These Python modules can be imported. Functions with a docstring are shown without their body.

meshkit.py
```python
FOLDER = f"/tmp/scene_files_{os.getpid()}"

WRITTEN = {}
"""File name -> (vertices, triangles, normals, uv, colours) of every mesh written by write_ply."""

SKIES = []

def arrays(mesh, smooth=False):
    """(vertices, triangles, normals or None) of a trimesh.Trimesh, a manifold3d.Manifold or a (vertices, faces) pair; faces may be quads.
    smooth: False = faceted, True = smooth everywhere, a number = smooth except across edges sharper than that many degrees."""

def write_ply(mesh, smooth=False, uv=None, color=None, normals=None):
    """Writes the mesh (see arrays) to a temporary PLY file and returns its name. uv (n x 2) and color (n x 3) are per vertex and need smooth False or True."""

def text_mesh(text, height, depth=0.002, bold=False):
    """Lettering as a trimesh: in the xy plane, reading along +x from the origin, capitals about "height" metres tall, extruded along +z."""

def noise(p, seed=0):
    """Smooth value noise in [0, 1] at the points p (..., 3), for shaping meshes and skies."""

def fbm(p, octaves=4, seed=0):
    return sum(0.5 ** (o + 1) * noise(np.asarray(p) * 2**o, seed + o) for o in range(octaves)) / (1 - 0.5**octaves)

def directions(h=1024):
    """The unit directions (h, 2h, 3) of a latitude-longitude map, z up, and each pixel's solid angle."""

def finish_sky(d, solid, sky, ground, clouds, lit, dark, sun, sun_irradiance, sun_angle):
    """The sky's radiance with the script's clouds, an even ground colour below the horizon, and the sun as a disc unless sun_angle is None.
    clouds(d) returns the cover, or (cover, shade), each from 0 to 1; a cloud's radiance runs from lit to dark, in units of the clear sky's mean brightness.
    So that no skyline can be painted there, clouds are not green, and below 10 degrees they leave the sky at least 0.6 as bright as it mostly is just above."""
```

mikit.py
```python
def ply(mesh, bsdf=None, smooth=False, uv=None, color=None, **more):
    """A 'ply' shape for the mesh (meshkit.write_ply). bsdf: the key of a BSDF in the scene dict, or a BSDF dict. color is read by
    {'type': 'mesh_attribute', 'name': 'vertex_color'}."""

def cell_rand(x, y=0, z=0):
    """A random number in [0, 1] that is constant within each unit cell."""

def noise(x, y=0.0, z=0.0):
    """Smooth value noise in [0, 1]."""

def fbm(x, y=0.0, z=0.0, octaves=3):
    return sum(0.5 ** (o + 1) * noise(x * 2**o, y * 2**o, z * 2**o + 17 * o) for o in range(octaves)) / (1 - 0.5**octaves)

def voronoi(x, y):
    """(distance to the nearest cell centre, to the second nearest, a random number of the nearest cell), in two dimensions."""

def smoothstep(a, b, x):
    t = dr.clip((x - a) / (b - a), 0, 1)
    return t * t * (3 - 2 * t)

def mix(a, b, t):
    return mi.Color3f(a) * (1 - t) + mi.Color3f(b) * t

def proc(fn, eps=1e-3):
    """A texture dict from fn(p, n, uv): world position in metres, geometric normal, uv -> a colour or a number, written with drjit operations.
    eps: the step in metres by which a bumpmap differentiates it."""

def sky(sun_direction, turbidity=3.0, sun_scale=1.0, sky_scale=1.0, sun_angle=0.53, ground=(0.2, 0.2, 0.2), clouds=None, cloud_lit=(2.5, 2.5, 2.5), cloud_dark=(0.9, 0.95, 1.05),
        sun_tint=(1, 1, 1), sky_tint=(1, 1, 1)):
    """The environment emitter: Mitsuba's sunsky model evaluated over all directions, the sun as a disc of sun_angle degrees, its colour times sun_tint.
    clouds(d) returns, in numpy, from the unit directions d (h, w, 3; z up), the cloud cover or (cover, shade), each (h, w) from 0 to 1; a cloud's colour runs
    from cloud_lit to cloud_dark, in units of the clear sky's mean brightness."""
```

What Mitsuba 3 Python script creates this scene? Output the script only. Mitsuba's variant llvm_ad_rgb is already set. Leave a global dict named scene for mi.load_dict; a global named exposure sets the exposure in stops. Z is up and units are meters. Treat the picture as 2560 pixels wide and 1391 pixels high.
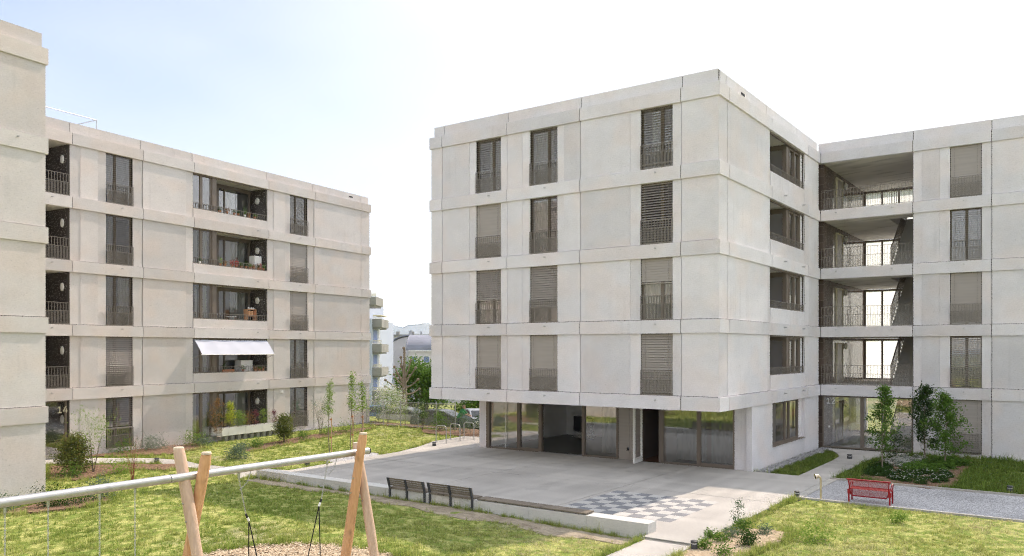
import math, numpy as np, trimesh, drjit as dr, mitsuba as mi, mikit, meshkit
import manifold3d as m3
from shapely.geometry import Polygon, Point, box as sbox
from shapely.ops import unary_union
import shapely
from mikit import noise, fbm, voronoi, cell_rand, smoothstep, mix

# ------------------------------------------------------------------ camera, sky, exposure
T = mi.ScalarTransform4f
exposure = 2.6
SUN_AZ, SUN_EL = math.radians(39.5), math.radians(46.5)
SUN = [math.sin(SUN_AZ) * math.cos(SUN_EL), math.cos(SUN_AZ) * math.cos(SUN_EL), math.sin(SUN_EL)]


def cloud_cover(d):
    n = meshkit.fbm(d * np.array([2.2, 2.2, 5.0]) + 3.1, 5, 4)
    wisp = meshkit.fbm(d * np.array([5.0, 2.0, 9.0]), 4, 9)
    az = np.arctan2(d[..., 0], d[..., 1])                       # 0 ahead, positive to the right
    veil = np.clip((az + 0.62) / 1.1, 0, 1)
    veil = np.where(az < -0.62, np.clip((-0.62 - az) / 1.6, 0, 1), veil)
    c = 0.22 + 0.5 * veil * veil * (3 - 2 * veil) + 0.45 * (n - 0.5) + 0.2 * (wisp - 0.5)
    return np.clip(c, 0.05, 0.9), np.clip(0.25 + 0.5 * (n - 0.4), 0, 0.6)


scene = {
    'type': 'scene',
    'camera': {'type': 'perspective', 'fov': 64.77, 'fov_axis': 'x', 'near_clip': 0.1, 'far_clip': 30000.0,
               'principal_point_offset_y': -0.1283,
               'to_world': T().look_at(origin=[0, 0, 4.9], target=[0, 1, 4.9], up=[0, 0, 1])},
    'daylight': mikit.sky(SUN, turbidity=3.5, sun_scale=0.6, clouds=cloud_cover, cloud_lit=(2.9, 2.9, 2.92),
                          cloud_dark=(1.9, 1.94, 2.0), sun_tint=(0.97, 1.0, 1.13), sky_tint=(1.0, 0.90, 0.93), ground=(0.25, 0.25, 0.2)),
}
ORD = 'first second third fourth fifth sixth seventh eighth ninth tenth eleventh twelfth'.split()
labels = {}
rng = np.random.default_rng(12)


# ------------------------------------------------------------------ materials
def two(b):
    return {'type': 'twosided', 'bsdf': b}


def mat(key, fn=None, rgb=None, rough=0.6, spec=0.35, metallic=0.0, bump=None, bscale=1.0, thin=False, trans=0.7, eps=2e-3, **kw):
    col = mikit.proc(fn) if fn is not None else {'type': 'rgb', 'value': list(rgb)}
    if thin:
        b = {'type': 'principledthin', 'base_color': col, 'roughness': rough, 'diff_trans': trans, 'spec_trans': 0.0, 'eta': 1.35}
        scene[key] = b
        return
    b = {'type': 'principled', 'base_color': col, 'roughness': rough, 'specular': spec, 'metallic': metallic, **kw}
    if bump is not None:
        b = {'type': 'bumpmap', 'scale': bscale, 'nested_texture': mikit.proc(bump, eps), 'nested_bsdf': b}
    scene[key] = two(b)


C3 = mi.Color3f


def concrete_fn(base, k):
    def fn(p, n, uv):
        big = fbm(p.x * 0.45 + k, p.y * 0.45, p.z * 0.5, 3)
        mid = fbm(p.x * 2.1 + k, p.y * 2.1, p.z * 2.1, 3)
        st = fbm(p.x * 6.0 + k, p.y * 6.0, p.z * 0.4, 3)
        fine = noise(p.x * 30, p.y * 30, p.z * 30)
        grit = noise(p.x * 80, p.y * 80, p.z * 80)
        v = 0.755 + 0.17 * big + 0.12 * mid + 0.06 * st + 0.14 * fine + 0.10 * grit
        drip = smoothstep(0.66, 0.85, noise(p.x * 7, p.y * 7, p.z * 0.22 + k)) * smoothstep(0.45, 0.75, noise(p.x * 0.7, p.y * 0.7, p.z * 0.6)) * 0.06
        pits = smoothstep(0.84, 0.93, noise(p.x * 22 + 7, p.y * 22, p.z * 22)) * 0.16
        warm = smoothstep(0.4, 0.7, fbm(p.x * 0.9, p.y * 0.9 + k, p.z * 0.9, 2))
        return C3(*base) * (v - drip - pits) * mix((0.985, 1.0, 1.01), (1.02, 0.99, 0.965), warm)
    return fn


def conc_bump(p, n, uv):
    return noise(p.x * 30, p.y * 30, p.z * 30) + 0.6 * noise(p.x * 75, p.y * 75, p.z * 75)


CB = (0.648, 0.630, 0.658)
CBA = (0.59, 0.556, 0.545)
for i, m in enumerate((1.0, 0.93, 1.045)):
    mat(f'm_concreteA_{i}', concrete_fn([c * m for c in CBA], 5.7 * i + 2), rough=0.9, spec=0.2, bump=conc_bump, bscale=0.0035)
    mat(f'm_concrete_{i}', concrete_fn([c * m for c in CB], 11.3 * i), rough=0.9, spec=0.2, bump=conc_bump, bscale=0.0035)


def soffit_fn(p, n, uv):
    a = fbm(p.x * 0.7, p.y * 0.7, 0, 3)
    st = smoothstep(0.5, 0.8, noise(p.x * 3.0 + p.y * 2.2, (p.x * 0.72 - p.y) * 0.6, p.z))
    return C3(0.60, 0.575, 0.54) * (0.72 + 0.4 * a - 0.24 * st)


mat('m_soffit', soffit_fn, rough=0.8)


def plaza_fn(p, n, uv):
    a = fbm(p.x * 0.35, p.y * 0.35, 0, 3)
    u = p.x * 0.813 - p.y * 0.582
    v = p.x * 0.582 + p.y * 0.813
    sweep = noise(u * 0.5, v * 2.2, 3.0) * 0.5 + noise(u * 3.0, v * 0.4, 8.0) * 0.5
    f = noise(p.x * 30, p.y * 30, 0)
    spot = smoothstep(0.80, 0.95, noise(p.x * 1.7, p.y * 1.7, 5.0))
    return C3(0.385, 0.37, 0.35) * (0.61 + 0.36 * a + 0.34 * sweep + 0.08 * f - 0.10 * spot)


mat('m_plaza', plaza_fn, rough=0.75, spec=0.3)
mat('m_kerb', concrete_fn((0.36, 0.345, 0.32), 2.0), rough=0.9)
mat('m_wallblock', concrete_fn((0.52, 0.51, 0.49), 5.0), rough=0.9)


def gravel_fn(p, n, uv):
    d, s, r = voronoi(p.x * 26, p.y * 26)
    a = fbm(p.x * 0.6, p.y * 0.6, 0, 3)
    return C3(0.36, 0.36, 0.37) * (0.55 + 0.65 * r) * (0.75 + 0.45 * a) * (0.7 + 0.5 * smoothstep(0.0, 0.25, s - d))


mat('m_gravel', gravel_fn, rough=0.95, spec=0.1)


def ground_fn(p, n, uv):
    a = fbm(p.x * 0.30, p.y * 0.30, 0, 4)
    b = fbm(p.x * 4.5, p.y * 4.5, 4.0, 3)
    g = mix((0.15, 0.20, 0.045), (0.33, 0.335, 0.12), smoothstep(0.3, 0.7, b))
    dirt = mix((0.27, 0.225, 0.16), (0.38, 0.33, 0.25), noise(p.x * 14, p.y * 14, 0))
    near = mix(g, dirt, smoothstep(0.54, 0.74, a) * 0.5)
    far = mix((0.10, 0.13, 0.07), (0.20, 0.20, 0.14), fbm(p.x * 0.02, p.y * 0.02, 0, 3))
    r = dr.sqrt(p.x * p.x + p.y * p.y)
    return mix(near, far, smoothstep(75.0, 130.0, r)) * (0.8 + 0.4 * noise(p.x * 20, p.y * 20, 2.0))


mat('m_ground', ground_fn, rough=0.95, spec=0.1)


def mulch_fn(p, n, uv):
    d, s, r = voronoi(p.x * 17 + p.y * 4, p.y * 30)
    return mix((0.085, 0.052, 0.036), (0.25, 0.165, 0.115), r) * (0.6 + 0.5 * smoothstep(0.0, 0.2, s - d))


mat('m_mulch', mulch_fn, rough=0.95, spec=0.1)


mat('m_chipbed', lambda p, n, uv: mix((0.20, 0.145, 0.095), (0.52, 0.43, 0.31), noise(p.x * 19, p.y * 19, 0) * 0.6 + 0.4 * noise(p.x * 45, p.y * 45, 3)), rough=0.95, spec=0.1)


def dirt_fn(p, n, uv):
    a = fbm(p.x * 3, p.y * 3, 0, 4)
    return mix((0.22, 0.18, 0.135), (0.40, 0.35, 0.27), a) * (0.8 + 0.4 * noise(p.x * 26, p.y * 26, 0))


mat('m_dirt', dirt_fn, rough=0.95, spec=0.1)
mat('m_chip', lambda p, n, uv: mix((0.40, 0.29, 0.19), (0.74, 0.64, 0.49), cell_rand(dr.floor(p.x * 22), dr.floor(p.y * 22), dr.floor(p.z * 30))), rough=0.9, spec=0.1)
mat('m_stone', lambda p, n, uv: C3(0.40, 0.40, 0.41) * (0.45 + 0.9 * cell_rand(dr.floor(p.x * 17), dr.floor(p.y * 17), 1)), rough=0.9, spec=0.15)


def wood_fn(c0, c1, s=1.0):
    def fn(p, n, uv):
        g = fbm(p.x * 38 * s, p.y * 38 * s, p.z * 2.2, 3)
        k = smoothstep(0.80, 0.93, noise(p.x * 6, p.y * 6, p.z * 3.2))
        return mix(c0, c1, g) * (1.0 - 0.45 * k) * (0.85 + 0.3 * noise(p.x * 3, p.y * 3, p.z * 1.2))
    return fn


mat('m_robinia', wood_fn((0.46, 0.235, 0.125), (0.70, 0.43, 0.25)), rough=0.6, spec=0.3, bump=lambda p, n, uv: fbm(p.x * 30, p.y * 30, p.z * 3, 2), bscale=0.006)
mat('m_robinia_grey', wood_fn((0.42, 0.29, 0.215), (0.64, 0.47, 0.37)), rough=0.7, spec=0.25, bump=lambda p, n, uv: fbm(p.x * 30, p.y * 30, p.z * 3, 2), bscale=0.006)
mat('m_endgrain', lambda p, n, uv: mix((0.50, 0.40, 0.31), (0.70, 0.60, 0.49), noise(p.x * 40, p.y * 40, 0)), rough=0.8)
mat('m_stake', wood_fn((0.42, 0.26, 0.15), (0.58, 0.40, 0.25)), rough=0.8)
mat('m_greywood', wood_fn((0.125, 0.105, 0.085), (0.27, 0.235, 0.195), 1.0), rough=0.85, spec=0.2)


def galv_fn(p, n, uv):
    return C3(0.50, 0.51, 0.525) * (0.78 + 0.32 * fbm(p.x * 16, p.y * 16, p.z * 16, 3) + 0.08 * noise(p.x * 60, p.y * 60, p.z * 60))


mat('m_galv', galv_fn, rough=0.5, metallic=0.8)
mat('m_steel', rgb=(0.42, 0.43, 0.44), rough=0.35, metallic=0.9)
mat('m_bronze', lambda p, n, uv: C3(0.165, 0.135, 0.112) * (0.9 + 0.2 * noise(p.x * 3, p.y * 3, p.z * 3)), rough=0.45, spec=0.5)
mat('m_rail', rgb=(0.21, 0.19, 0.17), rough=0.45, spec=0.5)
mat('m_blind_closed', lambda p, n, uv: C3(0.345, 0.315, 0.29) * (0.93 + 0.14 * noise(p.x * 1.3, p.y * 1.3, p.z * 14)), rough=0.45, spec=0.5)
mat('m_dark', rgb=(0.03, 0.03, 0.032), rough=0.6)
mat('m_black', rgb=(0.012, 0.012, 0.016), rough=0.35, spec=0.5)
mat('m_joint', rgb=(0.07, 0.065, 0.06), rough=0.9)
mat('m_white', lambda p, n, uv: C3(0.78, 0.78, 0.77) * (0.94 + 0.08 * noise(p.x * 4, p.y * 4, p.z * 4)), rough=0.45)
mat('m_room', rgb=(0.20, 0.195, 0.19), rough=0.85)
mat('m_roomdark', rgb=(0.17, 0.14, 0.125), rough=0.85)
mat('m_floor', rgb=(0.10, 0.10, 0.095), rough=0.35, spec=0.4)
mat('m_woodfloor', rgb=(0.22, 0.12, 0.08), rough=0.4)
mat('m_curtain', lambda p, n, uv: C3(0.50, 0.53, 0.50) * (0.9 + 0.15 * noise(p.x * 9, p.y * 9, p.z * 0.4)), thin=True, rough=0.9, trans=0.9)
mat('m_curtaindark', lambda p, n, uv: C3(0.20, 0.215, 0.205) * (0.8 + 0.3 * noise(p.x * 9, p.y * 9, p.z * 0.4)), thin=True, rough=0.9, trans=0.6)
mat('m_awning', lambda p, n, uv: C3(0.70, 0.74, 0.87) * (0.95 + 0.08 * fbm(p.x * 2, p.y * 2, p.z * 2, 2)), thin=True, rough=0.8, trans=0.5)
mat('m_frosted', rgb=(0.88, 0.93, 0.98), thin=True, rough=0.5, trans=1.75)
scene['m_glass'] = {'type': 'thindielectric', 'int_ior': 2.35, 'ext_ior': 1.0}
scene['m_glassc'] = {'type': 'thindielectric', 'int_ior': 1.5, 'ext_ior': 1.0}
mat('m_red', lambda p, n, uv: C3(0.26, 0.009, 0.018) * (0.9 + 0.2 * noise(p.x * 6, p.y * 6, p.z * 6)), rough=0.4, spec=0.35)
mat('m_anthracite', rgb=(0.06, 0.063, 0.07), rough=0.5, spec=0.4)
mat('m_brasspipe', lambda p, n, uv: C3(0.62, 0.54, 0.42) * (0.8 + 0.4 * noise(p.x * 20, p.y * 20, p.z * 7)), rough=0.38, metallic=0.7)
mat('m_rubber', rgb=(0.02, 0.02, 0.022), rough=0.8)


def pebble_fn(p, n, uv):
    h = p.x * 1.25 - p.y * 0.5
    d, s, r = voronoi(h * 9, p.z * 9)
    dot = (1 - smoothstep(0.16, 0.24, d)) * smoothstep(0.25, 0.3, r)
    return mix((0.055, 0.046, 0.042), (0.42, 0.40, 0.37), dot * 0.8)


mat('m_pebble', pebble_fn, rough=0.4, spec=0.5)


def tile_fn(p, n, uv):
    h = (p.x * 0.58 + p.y * 0.81) * 7.0
    v = p.z * 2.4 + cell_rand(dr.floor(h), 3, 1)
    fx, fz = h - dr.floor(h), v - dr.floor(v)
    j = dr.maximum(smoothstep(0.90, 0.97, fx), smoothstep(0.955, 0.985, fz))
    return mix(C3(0.10, 0.072, 0.058) * (0.75 + 0.5 * cell_rand(dr.floor(h), dr.floor(v), 2)), (0.24, 0.22, 0.20), j)


def tile_bump(p, n, uv):
    h = (p.x * 0.58 + p.y * 0.81) * 7.0
    v = p.z * 2.4 + cell_rand(dr.floor(h), 3, 1)
    fx, fz = h - dr.floor(h), v - dr.floor(v)
    return fz * 0.6 + 0.5 * noise(p.x * 5, p.y * 5, p.z * 9) + cell_rand(dr.floor(h), dr.floor(v), 2) * fx


mat('m_tile', tile_fn, rough=0.09, spec=1.0, bump=tile_bump, bscale=0.005)


mat('m_tilematte', tile_fn, rough=0.55, spec=0.2)


def leafmat(key, a, b, s=9.0, trans=0.8):
    mat(key, lambda p, n, uv: mix(a, b, cell_rand(dr.floor(p.x * s), dr.floor(p.y * s), dr.floor(p.z * s)) * 0.7 + 0.3 * noise(p.x * 2, p.y * 2, p.z * 2)), thin=True, rough=0.45, trans=trans)


leafmat('m_leaf', (0.065, 0.14, 0.026), (0.18, 0.30, 0.060))
leafmat('m_leafdark', (0.030, 0.065, 0.018), (0.075, 0.135, 0.034))
leafmat('m_leafbright', (0.15, 0.26, 0.045), (0.32, 0.44, 0.10))
leafmat('m_leafyellow', (0.36, 0.44, 0.05), (0.60, 0.64, 0.12))
leafmat('m_leafbrown', (0.20, 0.10, 0.055), (0.36, 0.24, 0.10))
leafmat('m_leafpurple', (0.14, 0.045, 0.06), (0.26, 0.10, 0.12))
leafmat('m_leafgrey', (0.10, 0.16, 0.10), (0.22, 0.28, 0.19))
leafmat('m_leafolive', (0.075, 0.12, 0.03), (0.25, 0.265, 0.08))
leafmat('m_flower', (0.62, 0.62, 0.58), (0.80, 0.80, 0.78))
leafmat('m_redflower', (0.42, 0.03, 0.03), (0.60, 0.08, 0.06))
scene['m_grass'] = {'type': 'principledthin', 'base_color': {'type': 'mesh_attribute', 'name': 'vertex_color'}, 'roughness': 0.6, 'diff_trans': 0.8, 'spec_trans': 0.0, 'eta': 1.3}
mat('m_bark', lambda p, n, uv: C3(0.23, 0.19, 0.15) * (0.6 + 0.7 * fbm(p.x * 14, p.y * 14, p.z * 5, 3)), rough=0.95)
mat('m_redtwig', rgb=(0.24, 0.085, 0.055), rough=0.8)
mat('m_terracotta', lambda p, n, uv: C3(0.42, 0.17, 0.085) * (0.85 + 0.3 * noise(p.x * 9, p.y * 9, p.z * 9)), rough=0.85)
mat('m_tilewhite', lambda p, n, uv: C3(0.43, 0.425, 0.415) * (0.9 + 0.14 * fbm(p.x * 5, p.y * 5, 0, 3)), rough=0.8)
mat('m_tilegrey', lambda p, n, uv: C3(0.20, 0.205, 0.22) * (0.85 + 0.3 * fbm(p.x * 5, p.y * 5, 0, 3)), rough=0.8)
mat('m_stucco', lambda p, n, uv: C3(0.66, 0.645, 0.64) * (0.88 + 0.2 * fbm(p.x * 0.6, p.y * 0.6, p.z * 0.6, 3)), rough=0.9)
mat('m_bluewall', rgb=(0.40, 0.45, 0.54), rough=0.85)
mat('m_farconcrete', lambda p, n, uv: C3(0.27, 0.27, 0.26) * (0.8 + 0.35 * fbm(p.x * 1.2, p.y * 1.2, p.z * 0.5, 3)), rough=0.9)
mat('m_zincroof', lambda p, n, uv: C3(0.24, 0.255, 0.31) * (0.85 + 0.3 * noise(p.x * 0.9, p.y * 0.9, p.z)), rough=0.7)
mat('m_shutter', rgb=(0.20, 0.26, 0.45), rough=0.6)
mat('m_cream', rgb=(0.62, 0.58, 0.45), rough=0.7)
mat('m_skin', rgb=(0.50, 0.32, 0.24), rough=0.6)
mat('m_hair', rgb=(0.035, 0.025, 0.02), rough=0.6)
mat('m_hairgrey', rgb=(0.22, 0.17, 0.12), rough=0.7)
mat('m_green', rgb=(0.045, 0.22, 0.085), rough=0.85)
mat('m_lightshirt', rgb=(0.55, 0.60, 0.68), rough=0.85)
mat('m_trousers', rgb=(0.06, 0.07, 0.10), rough=0.85)
mat('m_carblue', rgb=(0.05, 0.13, 0.26), rough=0.25, spec=0.6, clearcoat=0.8)
mat('m_cardark', rgb=(0.09, 0.095, 0.105), rough=0.25, clearcoat=0.8)
mat('m_carsilver', rgb=(0.36, 0.38, 0.41), rough=0.25, metallic=0.5, clearcoat=0.8)
mat('m_carwhite', rgb=(0.74, 0.74, 0.74), rough=0.25, clearcoat=0.8)
mat('m_carglass', rgb=(0.02, 0.025, 0.03), rough=0.08, spec=0.7)


def mountain_fn(p, n, uv):
    r = fbm(p.x * 0.0022, p.y * 0.0022, p.z * 0.004, 4)
    snow = smoothstep(0.78, 0.98, p.z / 600.0 + 0.7 * (r - 0.5))
    return mix(mix((0.13, 0.16, 0.17), (0.24, 0.25, 0.27), r), (0.74, 0.76, 0.80), snow)


mat('m_mountain', mountain_fn, rough=0.95, spec=0.1)


# ------------------------------------------------------------------ helpers
class Fr:
    """A frame: u along, w outward, z up."""
    def __init__(s, o, e, n, z0=0.0):
        s.o, s.e, s.n, s.z0 = np.array([*o, z0]), np.array([*e, 0.0]), np.array([*n, 0.0]), z0

    def p(s, u, w, z):
        return s.o + s.e * u + s.n * w + np.array([0, 0, 1.0]) * z


W = Fr((0, 0), (1, 0), (0, 1))
BOXF = np.array([[0, 2, 1], [1, 2, 3], [4, 5, 6], [5, 7, 6], [0, 1, 4], [1, 5, 4], [2, 6, 3], [3, 6, 7], [0, 4, 2], [2, 4, 6], [1, 3, 5], [3, 7, 5]])


class MB:
    def __init__(s):
        s.v, s.f, s.n = [], [], 0

    def add(s, v, f):
        v = np.asarray(v, float)
        s.v.append(v); s.f.append(np.asarray(f, int) + s.n); s.n += len(v)
        return s

    def box(s, F, u0, u1, w0, w1, z0, z1):
        pts = np.array([F.p(u, w, z) for z in (z0, z1) for w in (w0, w1) for u in (u0, u1)])
        flip = np.linalg.det(np.array([F.e, F.n, [0, 0, 1.0]])) * (u1 - u0) * (w1 - w0) * (z1 - z0) < 0
        return s.add(pts, BOXF[:, ::-1] if flip else BOXF)

    def obox(s, c, ax, ay, az):
        c, ax, ay, az = (np.asarray(t, float) for t in (c, ax, ay, az))
        pts = np.array([c + i * ax + j * ay + k * az for k in (-1, 1) for j in (-1, 1) for i in (-1, 1)])
        return s.add(pts, BOXF if np.linalg.det([ax, ay, az]) > 0 else BOXF[:, ::-1])

    def quad(s, a, b, c, d):
        return s.add([a, b, c, d], [[0, 1, 2], [0, 2, 3]])

    def mesh(s, m):
        return s.add(m.vertices, m.faces)

    def tube(s, path, r, n=8, caps=True):
        path = np.asarray(path, float); m = len(path)
        r = np.broadcast_to(np.asarray(r, float), (m,))
        tg = np.gradient(path, axis=0); tg /= np.linalg.norm(tg, axis=1, keepdims=True) + 1e-12
        up = np.array([0, 0, 1.0]) if abs(tg[0][2]) < 0.9 else np.array([1.0, 0, 0])
        v = []
        for i in range(m):
            x = np.cross(up, tg[i]); x /= np.linalg.norm(x) + 1e-12
            y = np.cross(tg[i], x); up = y
            if abs(np.dot(up, tg[i])) > 0.99: up = np.array([1.0, 0, 0])
            a = np.arange(n) / n * 2 * np.pi
            v.append(path[i] + r[i] * (np.cos(a)[:, None] * x + np.sin(a)[:, None] * y))
        v = np.vstack(v); f = []
        for i in range(m - 1):
            for j in range(n):
                a, b = i * n + j, i * n + (j + 1) % n
                f += [[a, b, a + n], [b, b + n, a + n]]
        if caps:
            k = len(v); v = np.vstack([v, path[0], path[-1]])
            for j in range(n):
                f += [[k, (j + 1) % n, j], [k + 1, (m - 1) * n + j, (m - 1) * n + (j + 1) % n]]
        return s.add(v, f)

    def lathe(s, c, prof, n=14):
        a = np.arange(n) / n * 2 * np.pi
        v = np.vstack([np.array(c) + np.stack([r * np.cos(a), r * np.sin(a), np.full(n, z)], 1) for r, z in prof]); f = []
        for i in range(len(prof) - 1):
            for j in range(n):
                p, q = i * n + j, i * n + (j + 1) % n
                f += [[p, q, p + n], [q, q + n, p + n]]
        return s.add(v, f)

    def arr(s):
        return np.vstack(s.v), np.vstack(s.f)


cnt = {}


def newkey(k):
    c = cnt.get(k, -1) + 1; cnt[k] = c
    return k if c == 0 else f'{k}_{c:03d}'


def thing(name, label=None, cat=None, group=None, kind=None):
    k = newkey(name); d = {}
    if label: d['label'] = label
    if cat: d['category'] = cat
    if group: d['group'] = group
    if kind: d['kind'] = kind
    labels[k] = d
    return k


def part(parent, name, mb, m, smooth=False, label=None, kind=None, **kw):
    k = newkey(f'{parent}__{name}')
    scene[k] = mikit.ply(mb.arr() if isinstance(mb, MB) else mb, m, smooth=smooth, **kw)
    if label or kind:
        labels[k] = {**({'label': label} if label else {}), **({'kind': kind} if kind else {})}
    return k


def single(name, mb, m, label=None, cat=None, group=None, kind=None, smooth=False, **kw):
    k = thing(name, label, cat, group, kind)
    scene[k] = mikit.ply(mb.arr() if isinstance(mb, MB) else mb, m, smooth=smooth, **kw)
    return k


def poly_mesh(poly, z0, z1, frame=None):
    mb = MB()
    for g in getattr(poly, 'geoms', [poly]):
        t = trimesh.creation.extrude_polygon(g, z1 - z0, engine='earcut')
        v = np.array(t.vertices); v[:, 2] += z0
        mb.add(v, t.faces)
    return mb


E1 = np.array([-0.81312, 0.58209]); D2 = np.array([0.58209, 0.81312]); NB = -D2; NS = np.array([0.81312, -0.58209])
P0 = np.array([7.57, 29.4]); PI_ = P0 + 13.48 * D2
DA = np.array([0.4917, 0.8708]); PA = np.array([-9.576, 54.9]); NA = np.array([DA[1], -DA[0]]); PC = np.array([-15.03, 26.2])
FB = Fr(P0, E1, NB)            # front of building 12: u to the left, w towards the viewer
FS = Fr(P0, D2, NS)            # its side
FW = Fr(PI_, -E1, NB)          # its wing
FA = Fr(PA, -DA, NA)           # building 14
FC = Fr(PC, -DA, NA, -0.08)    # nearest building
BANDS = [(2.61, 3.13), (5.51, 6.02), (8.41, 8.93), (11.31, 11.83), (14.20, 14.72)]
PARA = 15.2


def gB(a, b):
    q = P0 + a * E1 + b * NB
    return q


def gA(u, w):
    return PA - u * DA + w * NA


def toB(x, y):
    r = np.stack([np.asarray(x) - P0[0], np.asarray(y) - P0[1]], -1)
    return r @ E1, r @ NB


def sst(a, b, x):
    t = np.clip((x - a) / (b - a), 0, 1)
    return t * t * (3 - 2 * t)


def hz(x, y):
    """Height of the ground."""
    x, y = np.asarray(x, float), np.asarray(y, float)
    a, b = toB(x, y)
    rise = 0.36 * sst(9.3, 15.0, b) * sst(-1.0, 2.5, a) * sst(17.5, 12.5, a)
    dip = -0.13 * sst(8.2, 8.9, b) * sst(6.0, -1.0, a) * sst(14, 10, b) * sst(-1.6, -1.2, a)
    r = np.hypot(x, y)
    far = -0.055 * np.clip(r - 66, 0, 150) - 0.02 * np.clip(r - 216, 0, 2000)
    drop = -0.45 * sst(-10.6, -12.6, b) * sst(14.3, 16.5, a) * sst(26, 34, -a + 58)
    return rise + dip + far + drop - 0.05


CONC = ['m_concrete_']


def conc():
    return f'{CONC[0]}{rng.integers(3)}'


PROJ = 0.065
TH = 0.30


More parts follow.
